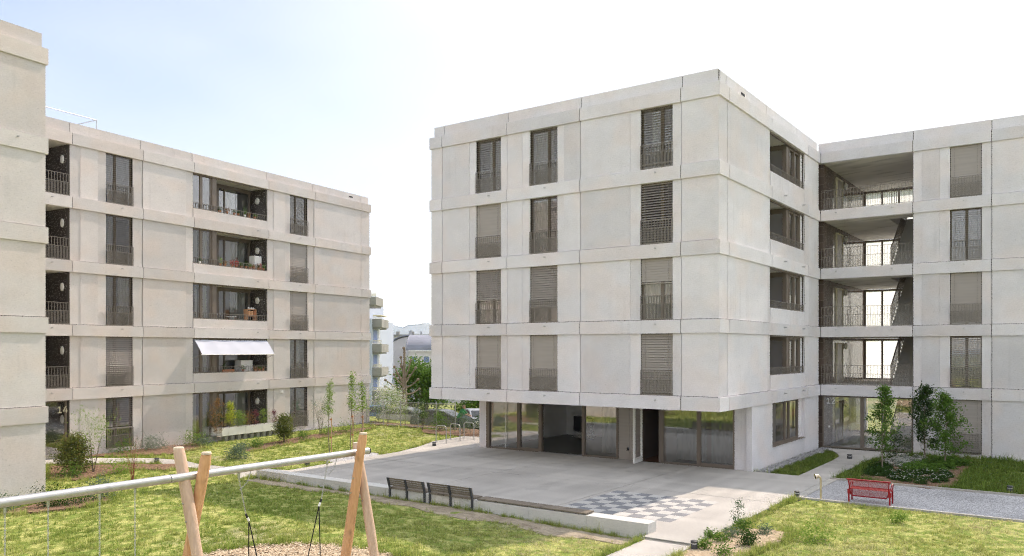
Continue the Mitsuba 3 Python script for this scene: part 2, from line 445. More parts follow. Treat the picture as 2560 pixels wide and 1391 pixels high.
def facade(key, F, panels, bands, openings, levels, para, proj=PROJ, g=0.015, spouts=()):
    """panels: (u0, u1[, floors]); bands: joints of the floor bands; para: joints of the parapet."""
    for k, (zb, zt) in enumerate(BANDS):
        for a, b in zip(bands[:-1], bands[1:]):
            part(key, 'floor_band', MB().box(F, a + g, b - g, -TH, 0, zb, zt), conc())
    for a, b in zip(para[:-1], para[1:]):
        part(key, 'parapet_panel', MB().box(F, a + g, b - g, -0.42, -0.13, BANDS[-1][1] + .002, PARA), conc())
    for lv in levels:
        z0 = -0.1 if lv == 0 else BANDS[lv - 1][1]
        z1 = BANDS[lv][0]
        for i, pn in enumerate(panels):
            if len(pn) > 2 and lv not in pn[2]: continue
            step = -0.022 if pn[1] - pn[0] < .6 else 0.0
            ga, gb_ = (g if min(abs(e - j) for j in bands) < .08 else .002 for e in pn[:2])
            part(key, 'wall_panel', MB().box(F, pn[0] + ga, pn[1] - gb_, -TH, -proj + step, z0 + .022, z1 - .004), conc())
    for u, lv in spouts:
        z = BANDS[lv][0] + 0.36
        part(key, 'water_spout', MB().tube([F.p(u, -0.05, z), F.p(u, 0.13, z - 0.01)], 0.022, 8), 'm_steel')
    # dark backing that closes the joints
    mb = MB()
    for lv in levels:
        z0 = -0.1 if lv == 0 else BANDS[lv - 1][1]
        for pn in panels:
            if len(pn) > 2 and lv not in pn[2]: continue
            mb.box(F, max(pn[0] - .012, .14), min(pn[1] + .012, bands[-1] - .14), -TH - 0.04, -TH + 0.15, z0 - .01, BANDS[lv][0] + .01)
    for a, b in zip(bands[:-1], bands[1:]):
        for zb, zt in BANDS:
            mb.box(F, max(a, .06), min(b, bands[-1] - .06), -TH - 0.04, -0.03, zb + .01, zt - .01)
    for a, b in zip(para[:-1], para[1:]):
        mb.box(F, a, b, -0.40, -0.16, BANDS[-1][1], PARA - .01)
    part(key, 'joint_filler', mb, 'm_joint')


def room(key, F, u0, u1, w0, w1, z0, z1, wall='m_room', floor='m_floor'):
    """The inside of a room: five faces, open towards the facade (w0 nearer the facade, w1 deep)."""
    mb = MB()
    P = F.p
    mb.quad(P(u0, w1, z0), P(u1, w1, z0), P(u1, w1, z1), P(u0, w1, z1))
    mb.quad(P(u0, w0, z0), P(u0, w1, z0), P(u0, w1, z1), P(u0, w0, z1))
    mb.quad(P(u1, w0, z0), P(u1, w1, z0), P(u1, w1, z1), P(u1, w0, z1))
    mb.quad(P(u0, w0, z1), P(u1, w0, z1), P(u1, w1, z1), P(u0, w1, z1))
    k = part(key, 'room', mb, wall)
    part(k, 'floor', MB().quad(P(u0, w0, z0), P(u1, w0, z0), P(u1, w1, z0), P(u0, w1, z0)), floor)
    return k


def curtain(parent, F, u0, u1, w, z0, z1, amp=0.045, m='m_curtain', name='curtain', taper=0.0):
    n = max(8, int((u1 - u0) / 0.035)); us = np.linspace(u0, u1, n)
    ph = rng.uniform(0, 6)
    ww = w + amp * np.sin((us - u0) * 2 * np.pi / 0.17 + ph + 0.8 * np.sin(us * 5))
    um = u0 + (us - u0) * (1 - taper)
    v = [F.p(a, b, z0) for a, b in zip(um, ww)] + [F.p(a, b, z1) for a, b in zip(us, ww)]
    f = []
    for i in range(n - 1):
        f += [[i, i + 1, n + i], [i + 1, n + i + 1, n + i]]
    part(parent, name, (np.array(v), np.array(f)), m)


def railing(parent, F, u0, u1, w, zb, zt, zm=None, step=0.115, m='m_rail', r=0.009):
    mb = MB()
    mb.box(F, u0, u1, w - .016, w + .016, zt - .02, zt)
    mb.box(F, u0, u1, w - .012, w + .012, zb, zb + .02)
    n = max(2, int(round((u1 - u0) / step)))
    us = np.linspace(u0 + .01, u1 - .01, n + 1)
    for x in us: mb.box(F, x - r, x + r, w - r, w + r, zb + .02, zt - .02)
    if zm:
        mb.box(F, u0, u1, w - .012, w + .012, zm - .012, zm + .006)
        for x in (us[:-1] + us[1:]) / 2: mb.box(F, x - r, x + r, w - r, w + r, zb + .02, zm - .012)
    return part(parent, 'railing', mb, m)


def blind(parent, F, u0, u1, w, zt, zb, tilt):
    """Slatted outside blind; tilt 0 = slats flat, 90 = closed."""
    mb = MB(); t = math.radians(tilt); pitch = 0.098; hw = 0.055
    n = int((zt - zb) / pitch)
    for i in range(n):
        z = zt - 0.05 - i * pitch
        c, s_ = math.cos(t) * hw, math.sin(t) * hw
        # outer edge low, a slightly crowned slat of two strips
        a0, a1, a2 = (w + c, z - s_), (w + 0.1 * s_ * 0.3, z + 0.006 + 0.0), (w - c, z + s_)
        v = [F.p(u, q[0], q[1]) for q in (a0, a1, a2) for u in (u0, u1)]
        mb.add(v, [[0, 1, 2], [1, 3, 2], [2, 3, 4], [3, 5, 4]])
    part(parent, 'blind', mb, 'm_blind_closed', kind='stuff')
    mb = MB().box(F, u0, u1, w - .04, w + .04, zb - 0.035, zb)
    part(parent, 'blind_rail', mb, 'm_blind_closed')
    mb = MB()
    for u in (u0 + 0.16, u1 - 0.16): mb.box(F, u - .004, u + .004, w + .044, w + .05, zb, zt)
    part(parent, 'blind_cord', mb, 'm_rail')


def pane(parent, F, u0, u1, w, z0, z1, m='m_glass'):
    part(parent, 'pane', MB().quad(F.p(u0, w, z0), F.p(u1, w, z0), F.p(u1, w, z1), F.p(u0, w, z1)), m)


def window(key, F, u0, u1, z0, z1, tilt=None, drop=1.0, split=0.5, cur=(), sill=True, rail=True, deep=3.2, label=None, roomm='m_room'):
    k = newkey(key + '__window'); w = -0.26
    fr = 0.055
    mb = MB()
    mb.box(F, u0, u0 + fr, w - .05, w + .03, z0, z1); mb.box(F, u1 - fr, u1, w - .05, w + .03, z0, z1)
    mb.box(F, u0 + fr, u1 - fr, w - .05, w + .03, z1 - fr, z1); mb.box(F, u0 + fr, u1 - fr, w - .05, w + .03, z0, z0 + fr)
    um = u0 + (u1 - u0) * split
    mb.box(F, um - .06, um + .06, w - .045, w + .035, z0 + fr, z1 - fr)
    scene[k] = mikit.ply(mb.arr(), 'm_bronze')
    if label: labels[k] = {'label': label}
    pane(k, F, u0 + fr, um - .06, w, z0 + fr, z1 - fr); pane(k, F, um + .06, u1 - fr, w, z0 + fr, z1 - fr)
    if tilt is not None:
        blind(k, F, u0 + .025, u1 - .025, -0.155, z1 - 0.02, z1 - 0.02 - (z1 - z0 - 0.06) * drop, tilt)
    if rail: railing(k, F, u0 + .01, u1 - .01, -0.035, z0 + .03, z0 + 0.95, z0 + 0.63)
    for c in cur: curtain(k, F, u0 + c[0] * (u1 - u0), u0 + c[1] * (u1 - u0), w - 0.16, z0 + .05, z1 - .05)
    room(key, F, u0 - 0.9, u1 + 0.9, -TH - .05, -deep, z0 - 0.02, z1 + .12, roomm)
    return k


def ellipsoid(c, ax, ay, az, n=12):
    s = trimesh.creation.icosphere(subdivisions=2)
    return MB().add(np.array(c) + np.array(s.vertices) @ np.array([ax, ay, az]), s.faces)


# ------------------------------------------------------------------ sky-high ground and setting
def grid_coords(lo, hi, fine, far):
    a = np.arange(lo, hi + 1e-6, fine)
    k = np.cumsum(np.geomspace(fine, far / 5, 26))
    return np.concatenate([lo - k[::-1], a, hi + k])


gx, gy = grid_coords(-34, 30, 0.55, 9000), grid_coords(6, 66, 0.55, 9000)
XX, YY = np.meshgrid(gx, gy)
ZZ = hz(XX, YY) + 0.03 * (meshkit.fbm(np.stack([XX * 0.8, YY * 0.8, XX * 0], -1), 3, 5) - 0.5) * (np.hypot(XX, YY) < 70)
nx, ny = len(gx), len(gy)
idx = np.arange(nx * ny).reshape(ny, nx)
gf = np.vstack([np.stack([idx[:-1, :-1], idx[:-1, 1:], idx[1:, 1:]], -1).reshape(-1, 3), np.stack([idx[:-1, :-1], idx[1:, 1:], idx[1:, :-1]], -1).reshape(-1, 3)])
gverts = np.stack([XX, YY, ZZ], -1).reshape(-1, 3)
ga, gb = toB(gverts[:, 0], gverts[:, 1])
under = (ga > -3.0) & (ga < 15.6) & (gb < 8.6) & (gb > -30)
gverts[under, 2] = np.minimum(gverts[under, 2], -0.16)
single('ground', (gverts, gf), 'm_ground', kind='structure', smooth=True)


# ------------------------------------------------------------------ building 12 (centre and right wing)
B = thing('apartment_building', 'grey concrete building over a recessed glazed ground floor, with number 12 at its entrance', 'building')
EPS = 0.003
LV = (1, 2, 3, 4)
BW = [(1.89, 3.23), (7.05, 8.44), (9.97, 11.35)]
facade(B, FB, [(0.065, 1.53), (1.53, 1.89), (3.23, 3.68), (3.68, 5.93), (5.93, 6.72), (6.72, 7.05), (8.44, 8.83), (8.83, 9.62), (9.62, 9.97), (11.35, 11.73), (11.73, 13.28), (13.28, 13.99)],
       [0, 1.53, 5.93, 9.62, 13.28, 14.06], BW, LV, [0.13, 1.51, 5.92, 9.61, 13.23, 13.86],
       spouts=[(u, lv) for lv in (0, 1, 2, 3) for u in (2.55, 7.6, 10.55)])
# (blind tilt, drop, curtains)
st = {(4, 2): (3, 1.0, [(0.1, .62)]), (4, 1): (3, 1.0, [(.3, 1.0)]), (4, 0): (5, .92, [(.5, .75)]),
      (3, 2): (80, 1.0, []), (3, 1): (8, 1.0, [(.35, .95)]), (3, 0): (34, 1.0, []),
      (2, 2): (52, .56, [(.3, .62), (.75, 1.0)]), (2, 1): (56, .72, []), (2, 0): (78, .40, [(.2, .95)]),
      (1, 2): (80, 1.0, []), (1, 1): (80, 1.0, []), (1, 0): (58, 1.0, [])}
names = {2: 'left', 1: 'middle', 0: 'right'}
for lv in LV:
    for i, (a, b) in enumerate(BW):
        t_, d_, c_ = st[(lv, i)]
        lab = None
        window(B, FB, a, b, BANDS[lv - 1][1], BANDS[lv][0], t_, d_, cur=c_, split=0.36, label=lab)

# side facade
SB = [0, 0.96, 5.94, 11.36, 13.47]
facade(B, FS, [(0.065, 0.96), (0.96, 5.55), (5.55, 5.94), (11.0, 11.65), (11.65, 13.42)], [0.002, 0.96, 5.94, 11.36, 13.46], [], LV,
       [0.132, 0.96, 5.6, 9.9, 13.36], g=.022, spouts=[(u, lv) for lv in (0, 1, 2, 3) for u in (7.6, 10.4)])
for lv in LV:
    z0, z1 = BANDS[lv - 1][1], BANDS[lv][0]; zs = z0 + 0.65
    part(B, 'balcony_parapet', MB().box(FS, 5.95, 10.99, -.28, -PROJ - .004, z0 + .012, zs), conc())
    k = newkey(B + '__loggia')
    mb = MB()     # frame: corner post, flush glazing and end screen
    mb.box(FS, 8.66, 9.0, -.40, -.22, zs, z1); mb.box(FS, 9.03, 9.1, -.33, -.2, zs, z1); mb.box(FS, 9.78, 9.88, -.33, -.2, zs, z1); mb.box(FS, 10.62, 10.72, -.33, -.2, zs, z1)
    mb.box(FS, 9.1, 10.62, -.33, -.22, z1 - .16, z1); mb.box(FS, 9.1, 10.62, -.33, -.22, zs, zs + .07)
    mb.box(FS, 8.72, 8.80, -2.2, -.40, z1 - .22, z1); mb.box(FS, 8.72, 8.8, -1.38, -1.26, z0, z1 - .22)
    mb.box(FS, 5.95, 10.99, -.2, -.12, z1 - .07, z1)
    scene[k] = mikit.ply(mb.arr(), 'm_bronze')
    pane(k, FS, 9.1, 9.78, -.29, zs + .07, z1 - .16); pane(k, FS, 9.88, 10.62, -.29, zs + .07, z1 - .16)
    part(k, 'pane', MB().quad(FS.p(8.76, -2.2, z0), FS.p(8.76, -.40, z0), FS.p(8.76, -.40, z1 - .22), FS.p(8.76, -2.2, z1 - .22)), 'm_glass')
    railing(k, FS, 5.96, 10.98, -.12, zs + .02, zs + .33, step=0.16)
    mb = MB(); mb.quad(FS.p(5.94, -.28, z1), FS.p(8.7, -.28, z1), FS.p(8.7, -2.2, z1), FS.p(5.94, -2.2, z1))
    part(k, 'ceiling', mb, 'm_soffit')
    mb = MB(); mb.quad(FS.p(5.9, -2.2, z0), FS.p(8.76, -2.2, z0), FS.p(8.76, -2.2, z1), FS.p(5.9, -2.2, z1)); mb.quad(FS.p(5.9, -.3, z0), FS.p(5.9, -2.2, z0), FS.p(5.9, -2.2, z1), FS.p(5.9, -.3, z1))
    mb.quad(FS.p(5.9, -.28, z0 + .05), FS.p(8.76, -.28, z0 + .05), FS.p(8.76, -2.2, z0 + .05), FS.p(5.9, -2.2, z0 + .05))
    part(k, 'inner_wall', mb, 'm_concrete_1')
    part(k, 'reveal', MB().box(FS, 10.72, 10.99, -.32, -.2, zs, z1), conc())
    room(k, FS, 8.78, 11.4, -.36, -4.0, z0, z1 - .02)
    part(k, 'crank_rod', MB().tube([FS.p(10.86, -.08, z1 - .08), FS.p(10.72, .02, z0 + 1.0)], .012, 6), 'm_rail')
    if lv in (1, 2):
        curtain(k, FS, 9.3, 10.2, -.5, z0 + .1, z1 - .2)
        vs = [FS.p(8.95, w_, z) for z in (z0 + .1, z1 - .3) for w_ in np.linspace(-.55, -1.2 if lv == 2 else -1.0, 12)]
        for i, v in enumerate(vs): vs[i] = v + FS.e * .05 * math.sin(i * 2.1)
        part(k, 'curtain', (np.array(vs), np.array([[i, i + 1, 12 + i] for i in range(11)] + [[i + 1, 13 + i, 12 + i] for i in range(11)])), 'm_curtain')
# ground floor, side
part(B, 'ground_floor_wall', MB().box(FS, 3.62, 6.2, -TH, -PROJ, -.2, 2.604), conc())
part(B, 'ground_floor_wall', MB().box(FS, 6.206, 10.99, -TH, -PROJ - .012, -.2, .72), conc())
part(B, 'ground_floor_wall', MB().box(FS, 10.996, 11.65, -TH, -PROJ, -.2, 2.604), conc())
part(B, 'ground_floor_wall', MB().box(FS, 11.656, 13.42, -TH, -PROJ - .012, -.2, 2.604), conc())
k = newkey(B + '__window'); mb = MB()
for a, b in ((6.21, 6.29), (8.42, 8.52), (9.02, 9.1), (10.34, 10.42)): mb.box(FS, a, b, -.3, -.2, .75, 2.6)
mb.box(FS, 6.29, 10.34, -.3, -.2, .75, .83); mb.box(FS, 6.29, 10.34, -.3, -.2, 2.52, 2.6); mb.box(FS, 6.21, 10.98, -.3, -.03, .722, .748)
scene[k] = mikit.ply(mb.arr(), 'm_bronze')
for a, b in ((6.29, 8.42), (8.52, 9.02), (9.1, 10.34)): pane(k, FS, a, b, -.26, .83, 2.52)
part(k, 'reveal', MB().box(FS, 10.43, 10.99, -.32, -.22, .75, 2.6), conc())
room(k, FS, 5.9, 10.9, -.36, -3.4, 0, 2.6, wall='m_roomdark')

# ground floor front, 3.72 m behind the upper floors
w0 = -3.72
part(B, 'ground_floor_wall', MB().box(FB, .0655, .82, -4.1, w0, -.2, 2.604), conc())
part(B, 'ground_floor_wall', MB().box(FB, 13.55, 13.99, -4.1, w0, -.2, 2.604), conc())
part(B, 'soffit', MB().box(FB, .3, 13.76, -3.73, -.3, 2.615, 2.75), 'm_soffit')
part(B, 'balcony_parapet', MB().box(FB, 5.59, 6.14, -3.92, w0 - .02, 0, 2.604), 'm_blind_closed', label='bronze metal panel between the glass front and the open door')
part(B, 'balcony_parapet', MB().box(FB, 5.03, 5.58, -3.92, w0 - .02, 0, 2.604), 'm_blind_closed')
sfs = []
for posts, bays in (([.82, .88, 2.30, 2.44, 3.97, 4.17, 4.97, 5.03], [(.88, 2.30), (2.44, 3.97)]), ([6.15, 6.24, 7.89, 8.02, 10.24, 10.41, 11.5, 11.66, 13.36, 13.55], [(6.24, 7.89), (10.41, 11.5), (11.66, 13.36)])):
    sf = newkey(B + '__shopfront'); mb = MB()
    for a, b in zip(posts[::2], posts[1::2]): mb.box(FB, a, b, w0 - .16, w0 + .02, 0.0, 2.6)
    for a, b in bays:
        mb.box(FB, a, b, w0 - .12, w0 - .02, 0.0, .07 if a not in (.88, 10.41) else .15); mb.box(FB, a, b, w0 - .12, w0 - .02, 2.54, 2.6)
    mb.box(FB, posts[0], posts[-1], w0 - .13, w0 - .03, 2.601, 2.612)
    scene[sf] = mikit.ply(mb.arr(), 'm_bronze')
    for a, b in bays: pane(sf, FB, a, b, w0 - .07, .07, 2.54)
part(sf, 'door_sill', MB().box(FB, 8.02, 10.4, w0 - .14, w0 + .05, .004, .03), 'm_steel')
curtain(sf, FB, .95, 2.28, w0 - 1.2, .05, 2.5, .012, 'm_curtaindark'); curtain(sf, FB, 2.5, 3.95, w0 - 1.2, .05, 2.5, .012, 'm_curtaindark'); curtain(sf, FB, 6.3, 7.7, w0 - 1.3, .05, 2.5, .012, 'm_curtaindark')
part(sf, 'door_edge', MB().tube([FB.p(12.35, w0 + .0, .05), FB.p(12.35, w0 + .0, 2.55)], .018, 6), 'm_white')
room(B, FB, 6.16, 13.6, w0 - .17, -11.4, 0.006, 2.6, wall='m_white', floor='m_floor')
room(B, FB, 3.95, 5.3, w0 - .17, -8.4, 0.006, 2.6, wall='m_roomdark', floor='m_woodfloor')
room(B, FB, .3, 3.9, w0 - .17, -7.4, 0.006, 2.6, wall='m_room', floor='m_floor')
# the open glazed door, hinged at its right jamb
dk = newkey(B + '__door'); th = math.radians(96); du = np.array([math.cos(th), math.sin(th)])
FD = Fr((FB.p(5.0, w0 + .03, 0))[:2], (E1 * du[0] + NB * du[1]), (E1 * -du[1] + NB * du[0]))
mb = MB()
mb.box(FD, 0, .11, 0, .07, .02, 2.5); mb.box(FD, .87, 1.0, 0, .07, .02, 2.5); mb.box(FD, .11, .87, 0, .07, .02, .24); mb.box(FD, .11, .87, 0, .07, 2.36, 2.5)
scene[dk] = mikit.ply(mb.arr(), 'm_white'); labels[dk] = {'label': 'white framed glass door standing open'}
pane(dk, FD, .11, .87, .035, .24, 2.36)
part(dk, 'handle', MB().tube([FD.p(.93, .0, 1.05), FD.p(.93, -.06, 1.05), FD.p(.82, -.06, 1.05)], .011, 6).tube([FD.p(.93, .07, 1.05), FD.p(.93, .13, 1.05), FD.p(.82, .13, 1.05)], .011, 6), 'm_steel')
part(B, 'switch', MB().box(FB, 5.62, 5.7, w0 - .02, w0 + .03, .42, .56), 'm_black')

# right wing
WWIN = (5.73, 7.0)
WP = [(4.19, 4.56), (4.56, 5.32), (5.32, 5.73), (7.0, 7.39), (7.39, 11.6), (11.6, 12.0), (13.3, 15.4), (15.4, 16.0)]
facade(B, FW, WP, [.006, 4.19, 7.39, 11.6, 16.0], [], (0, 1, 2, 3, 4), [-0.13, 4.19, 7.39, 11.6, 15.9], spouts=[(u, lv) for lv in (0, 1, 2, 3) for u in (.75, 3.3, 6.3)])
wst = {4: (80, 1.0), 3: (1, 1.0), 2: (79, 1.0), 1: (20, 1.0), 0: (72, 1.0)}
for lv in (0, 1, 2, 3, 4):
    window(B, FW, *WWIN, BANDS[lv - 1][1] if lv else .12, BANDS[lv][0], *wst[lv], split=.52)
part(B, 'ground_floor_wall', MB().box(FW, WWIN[0], WWIN[1], -TH, -PROJ - .01, -.2, .118), conc())
part(B, 'wall_panel', MB().box(FW, 12.0, 13.3, -TH, -PROJ - .02, -.1, 14.2), conc())
DEEP = -9.3
for lv in (0, 1, 2, 3, 4):
    z0, z1 = (BANDS[lv - 1][1] if lv else 0.0), BANDS[lv][0]
    s = newkey(B + '__stair_hall')
    scene[s] = mikit.ply(MB().box(FW, -.24, .08, DEEP, -2.1, z0, z1).arr(), 'm_tile')
    part(s, 'tile_wall', MB().box(FW, -.24, .078, -2.1, -.3, z0, z1), 'm_tilematte')
    labels[s] = {'label': 'dark brown glazed tile wall of the open stair hall'}
    part(s, 'wall', MB().box(FW, 4.19, 4.4, DEEP, -.302, z0, z1), conc())
    part(s, 'lamp', ellipsoid(FW.p(.16, -4.5, z0 + 1.95), FW.e * .09, FW.n * .19, np.array([0, 0, .19])), 'm_white', smooth=True)
    part(s, 'door', MB().box(FW, .08, .12, -3.9, -2.75, z0 + .01, z0 + 2.05), 'm_blind_closed')
    part(s, 'door_frame', MB().box(FW, .08, .16, -3.97, -3.9, z0 + .01, z0 + 2.12).box(FW, .08, .16, -2.75, -2.68, z0 + .01, z0 + 2.12).box(FW, .08, .16, -3.9, -2.75, z0 + 2.05, z0 + 2.12), 'm_cream')
    mb = MB()
    for a in (.08, 1.02, 1.93, 2.72, 3.5): mb.box(FW, a, a + .1, DEEP - .04, DEEP + .06, z0, z1)
    mb.box(FW, .18, 4.19, DEEP - .04, DEEP + .06, z1 - .1, z1); mb.box(FW, .18, 4.19, DEEP - .04, DEEP + .06, z0, z0 + .08)
    part(s, 'glazing_frame', mb, 'm_bronze')
    for a, b in ((.18, 1.02), (1.12, 1.93), (2.03, 2.72), (2.82, 3.5), (3.6, 4.19)):
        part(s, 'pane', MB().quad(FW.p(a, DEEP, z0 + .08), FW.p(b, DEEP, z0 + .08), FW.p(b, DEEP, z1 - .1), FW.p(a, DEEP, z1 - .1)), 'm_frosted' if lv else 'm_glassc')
    # slab of this level (with a well for the stairs)
    if lv:
        zb = BANDS[lv - 1][0]
        part(s, 'slab', MB().box(FW, .06, 2.9, DEEP + .07, -.301, zb + .01, z0 - .002).box(FW, 2.9, 4.19, -1.45, -.301, zb + .01, z0 - .002).box(FW, 2.9, 4.19, DEEP + .07, -5.7, zb + .01, z0 - .002), 'm_soffit')
        railing(s, FW, .02, 4.17, -.10, z0 + .03, z0 + 1.0, z0 + .58, step=.155, r=.007)
    else:
        part(s, 'floor', MB().box(FW, .08, 4.19, DEEP, -.32, -.2, .002), 'm_floor')
    if lv < 4:
        n = 16; h = (BANDS[lv][1] - z0) / n
        mb = MB()
        for i in range(n):
            wa, wb = -1.5 - i * .262, -1.5 - (i + 1) * .262
            mb.box(FW, 3.02, 4.16, wb - .02, wa, z0 + i * h - (.12 if i else 0), z0 + (i + 1) * h)
        part(s, 'stair_flight', mb, 'm_kerb')
        mb = MB(); g1, g2 = FW.p(2.99, -1.45, z0 + 1.0), FW.p(2.99, -5.7, BANDS[lv][1] + .9)
        mb.tube([g1, g2], .028, 6)
        for i in range(0, 33):
            q = g1 + (g2 - g1) * i / 32
            mb.tube([q - [0, 0, .95], q], .011, 5)
        mb.box(FW, 2.96, 3.02, -1.47, -1.40, z0, z0 + 1.02)
        part(s, 'handrail', mb, 'm_bronze')
    else:
        railing(s, FW, 2.9, 4.16, -1.46, z0 + .03, z0 + 1.0, None, step=.12, m='m_bronze')
part(B, 'hall_ceiling', MB().box(FW, -.2, 4.19, DEEP, -.301, 14.21, 14.5), 'm_soffit')
# entrance glass and number
en = newkey(B + '__entrance'); mb = MB()
for a, b in ((.03, .09), (1.82, 1.98), (4.10, 4.185)): mb.box(FW, a, b, -.36, -.24, 0, 2.6)
mb.box(FW, .09, 4.1, -.36, -.24, 2.53, 2.6); mb.box(FW, .09, 1.82, -.36, -.24, 0, .06); mb.box(FW, 1.98, 4.1, -.36, -.24, 0, .1)
scene[en] = mikit.ply(mb.arr(), 'm_bronze')
pane(en, FW, .09, 1.82, -.30, .06, 2.53); pane(en, FW, 1.98, 2.9, -.30, .1, 2.53); pane(en, FW, 2.96, 4.1, -.3, .1, 2.53)
part(en, 'door_stile', MB().box(FW, 2.9, 2.96, -.35, -.25, .1, 2.53), 'm_bronze')


def number(parent, txt, F, u, w, z, h, m, flip):
    t = meshkit.text_mesh(txt, h, 0.02)
    v = np.array(t.vertices)
    pts = np.array([F.p(u + (flip * x), w + d, z + y) for x, y, d in v])
    part(parent, 'house_number', (pts, np.array(t.faces)), m, label=f'house number {txt} in pale figures')


number(en, '12', FW, .20, -.26, 2.19, .27, 'm_white', 1)
part(en, 'letter_plate', MB().box(FW, .62, .84, -.42, -.38, 1.2, 2.0), 'm_steel')
part(en, 'bell', MB().box(FW, .3, .38, -.295, -.27, 1.0, 1.08), 'm_white')

# shell, floors and roof of building 12
sh = MB()
FB0 = FB
sh.box(FB, .3, 13.76, -.34, -.30, 14.3, 14.9)
shell = MB()
shell.box(FB, 13.72, 13.99, -25.0, -3.73, -.2, 14.2)                  # left wall below
shell.box(FB, 13.72, 13.985, -3.73, -TH, 2.615, 14.2)
shell.box(FB, .25, 13.99, -25.3, -25.0, -.2, 14.7); shell.box(FB, -16.0, -4.42, -23.2, -22.9, -.2, 14.7); shell.box(FB, -4.42, .25, -23.2, -22.86, 14.21, 14.7)
shell.box(FB, .30, 13.72, -25.0, -.34, 14.40, 14.75)                 # roof
shell.box(FB, -16.0, .30, -23.2, -13.82, 14.51, 14.76)
shell.box(FB, -16.0, -15.7, -22.9, -13.8, -.2, 14.5)
part(B, 'shell', shell, 'm_concrete_1')
for (zb, zt) in BANDS:    # ends of the bands on the left face
    part(B, 'floor_band', MB().box(FB, 14.0, 14.058, -25.0, -TH - .002, zb, zt), 'm_concrete_0')
part(B, 'parapet_panel', MB().box(FB, 13.45, 13.86, -25.0, -.43, 14.722, PARA), 'm_concrete_2')
fl = MB()
for zb, zt in BANDS[:-1]:
    fl.box(FB, .32, 13.7, -14.0, -TH - .06, zb + .14, zt - .05)
part(B, 'floor_slab', fl, 'm_soffit')
part(B, 'vent', MB().box(FS, 2.55, 2.95, -.14, -.118, 14.86, 14.96), 'm_dark')
# walls between the hall and the front block, at the back of the hall only the frosted glazing stands free
# ------------------------------------------------------------------ building 14 (left)
A = thing('apartment_building', 'beige sunlit concrete building with planted balconies, an awning and number 14 at its entrance', 'building')
AL = (0, 1, 2, 3, 4)
CONC[0] = 'm_concreteA_'
facade(A, FA, [(.06, .96), (.96, 5.41), (5.41, 5.97), (7.44, 7.87), (7.87, 8.75), (8.75, 9.25), (14.41, 14.86), (14.86, 17.40), (17.40, 17.92), (19.33, 19.75), (19.75, 20.61), (20.61, 21.10), (24.6, 30.0)],
       [0, .96, 5.41, 9.22, 14.41, 17.40, 21.04, 24.6, 30.0], [], AL, [.13, 1.0, 5.5, 9.27, 14.45, 17.5, 21.1, 30.0], proj=.085,
       spouts=[(u, lv) for lv in (0, 1, 2, 3) for u in (6.75, 18.6, 22.0)] + [(10.1, lv) for lv in (0, 1, 2, 3)])
ast = {(4, 0): (0, 1.0, []), (3, 0): (80, 1, []), (2, 0): (80, 1, []), (1, 0): (4, 1, [(.3, .8)]), (0, 0): (2, .72, [(0, 1)]),
       (4, 1): (2, 1.0, []), (3, 1): (1, 1, [(.5, .9)]), (2, 1): (1, 1, [(0, .4), (.5, 1)]), (1, 1): (40, 1, []), (0, 1): (4, .6, [])}
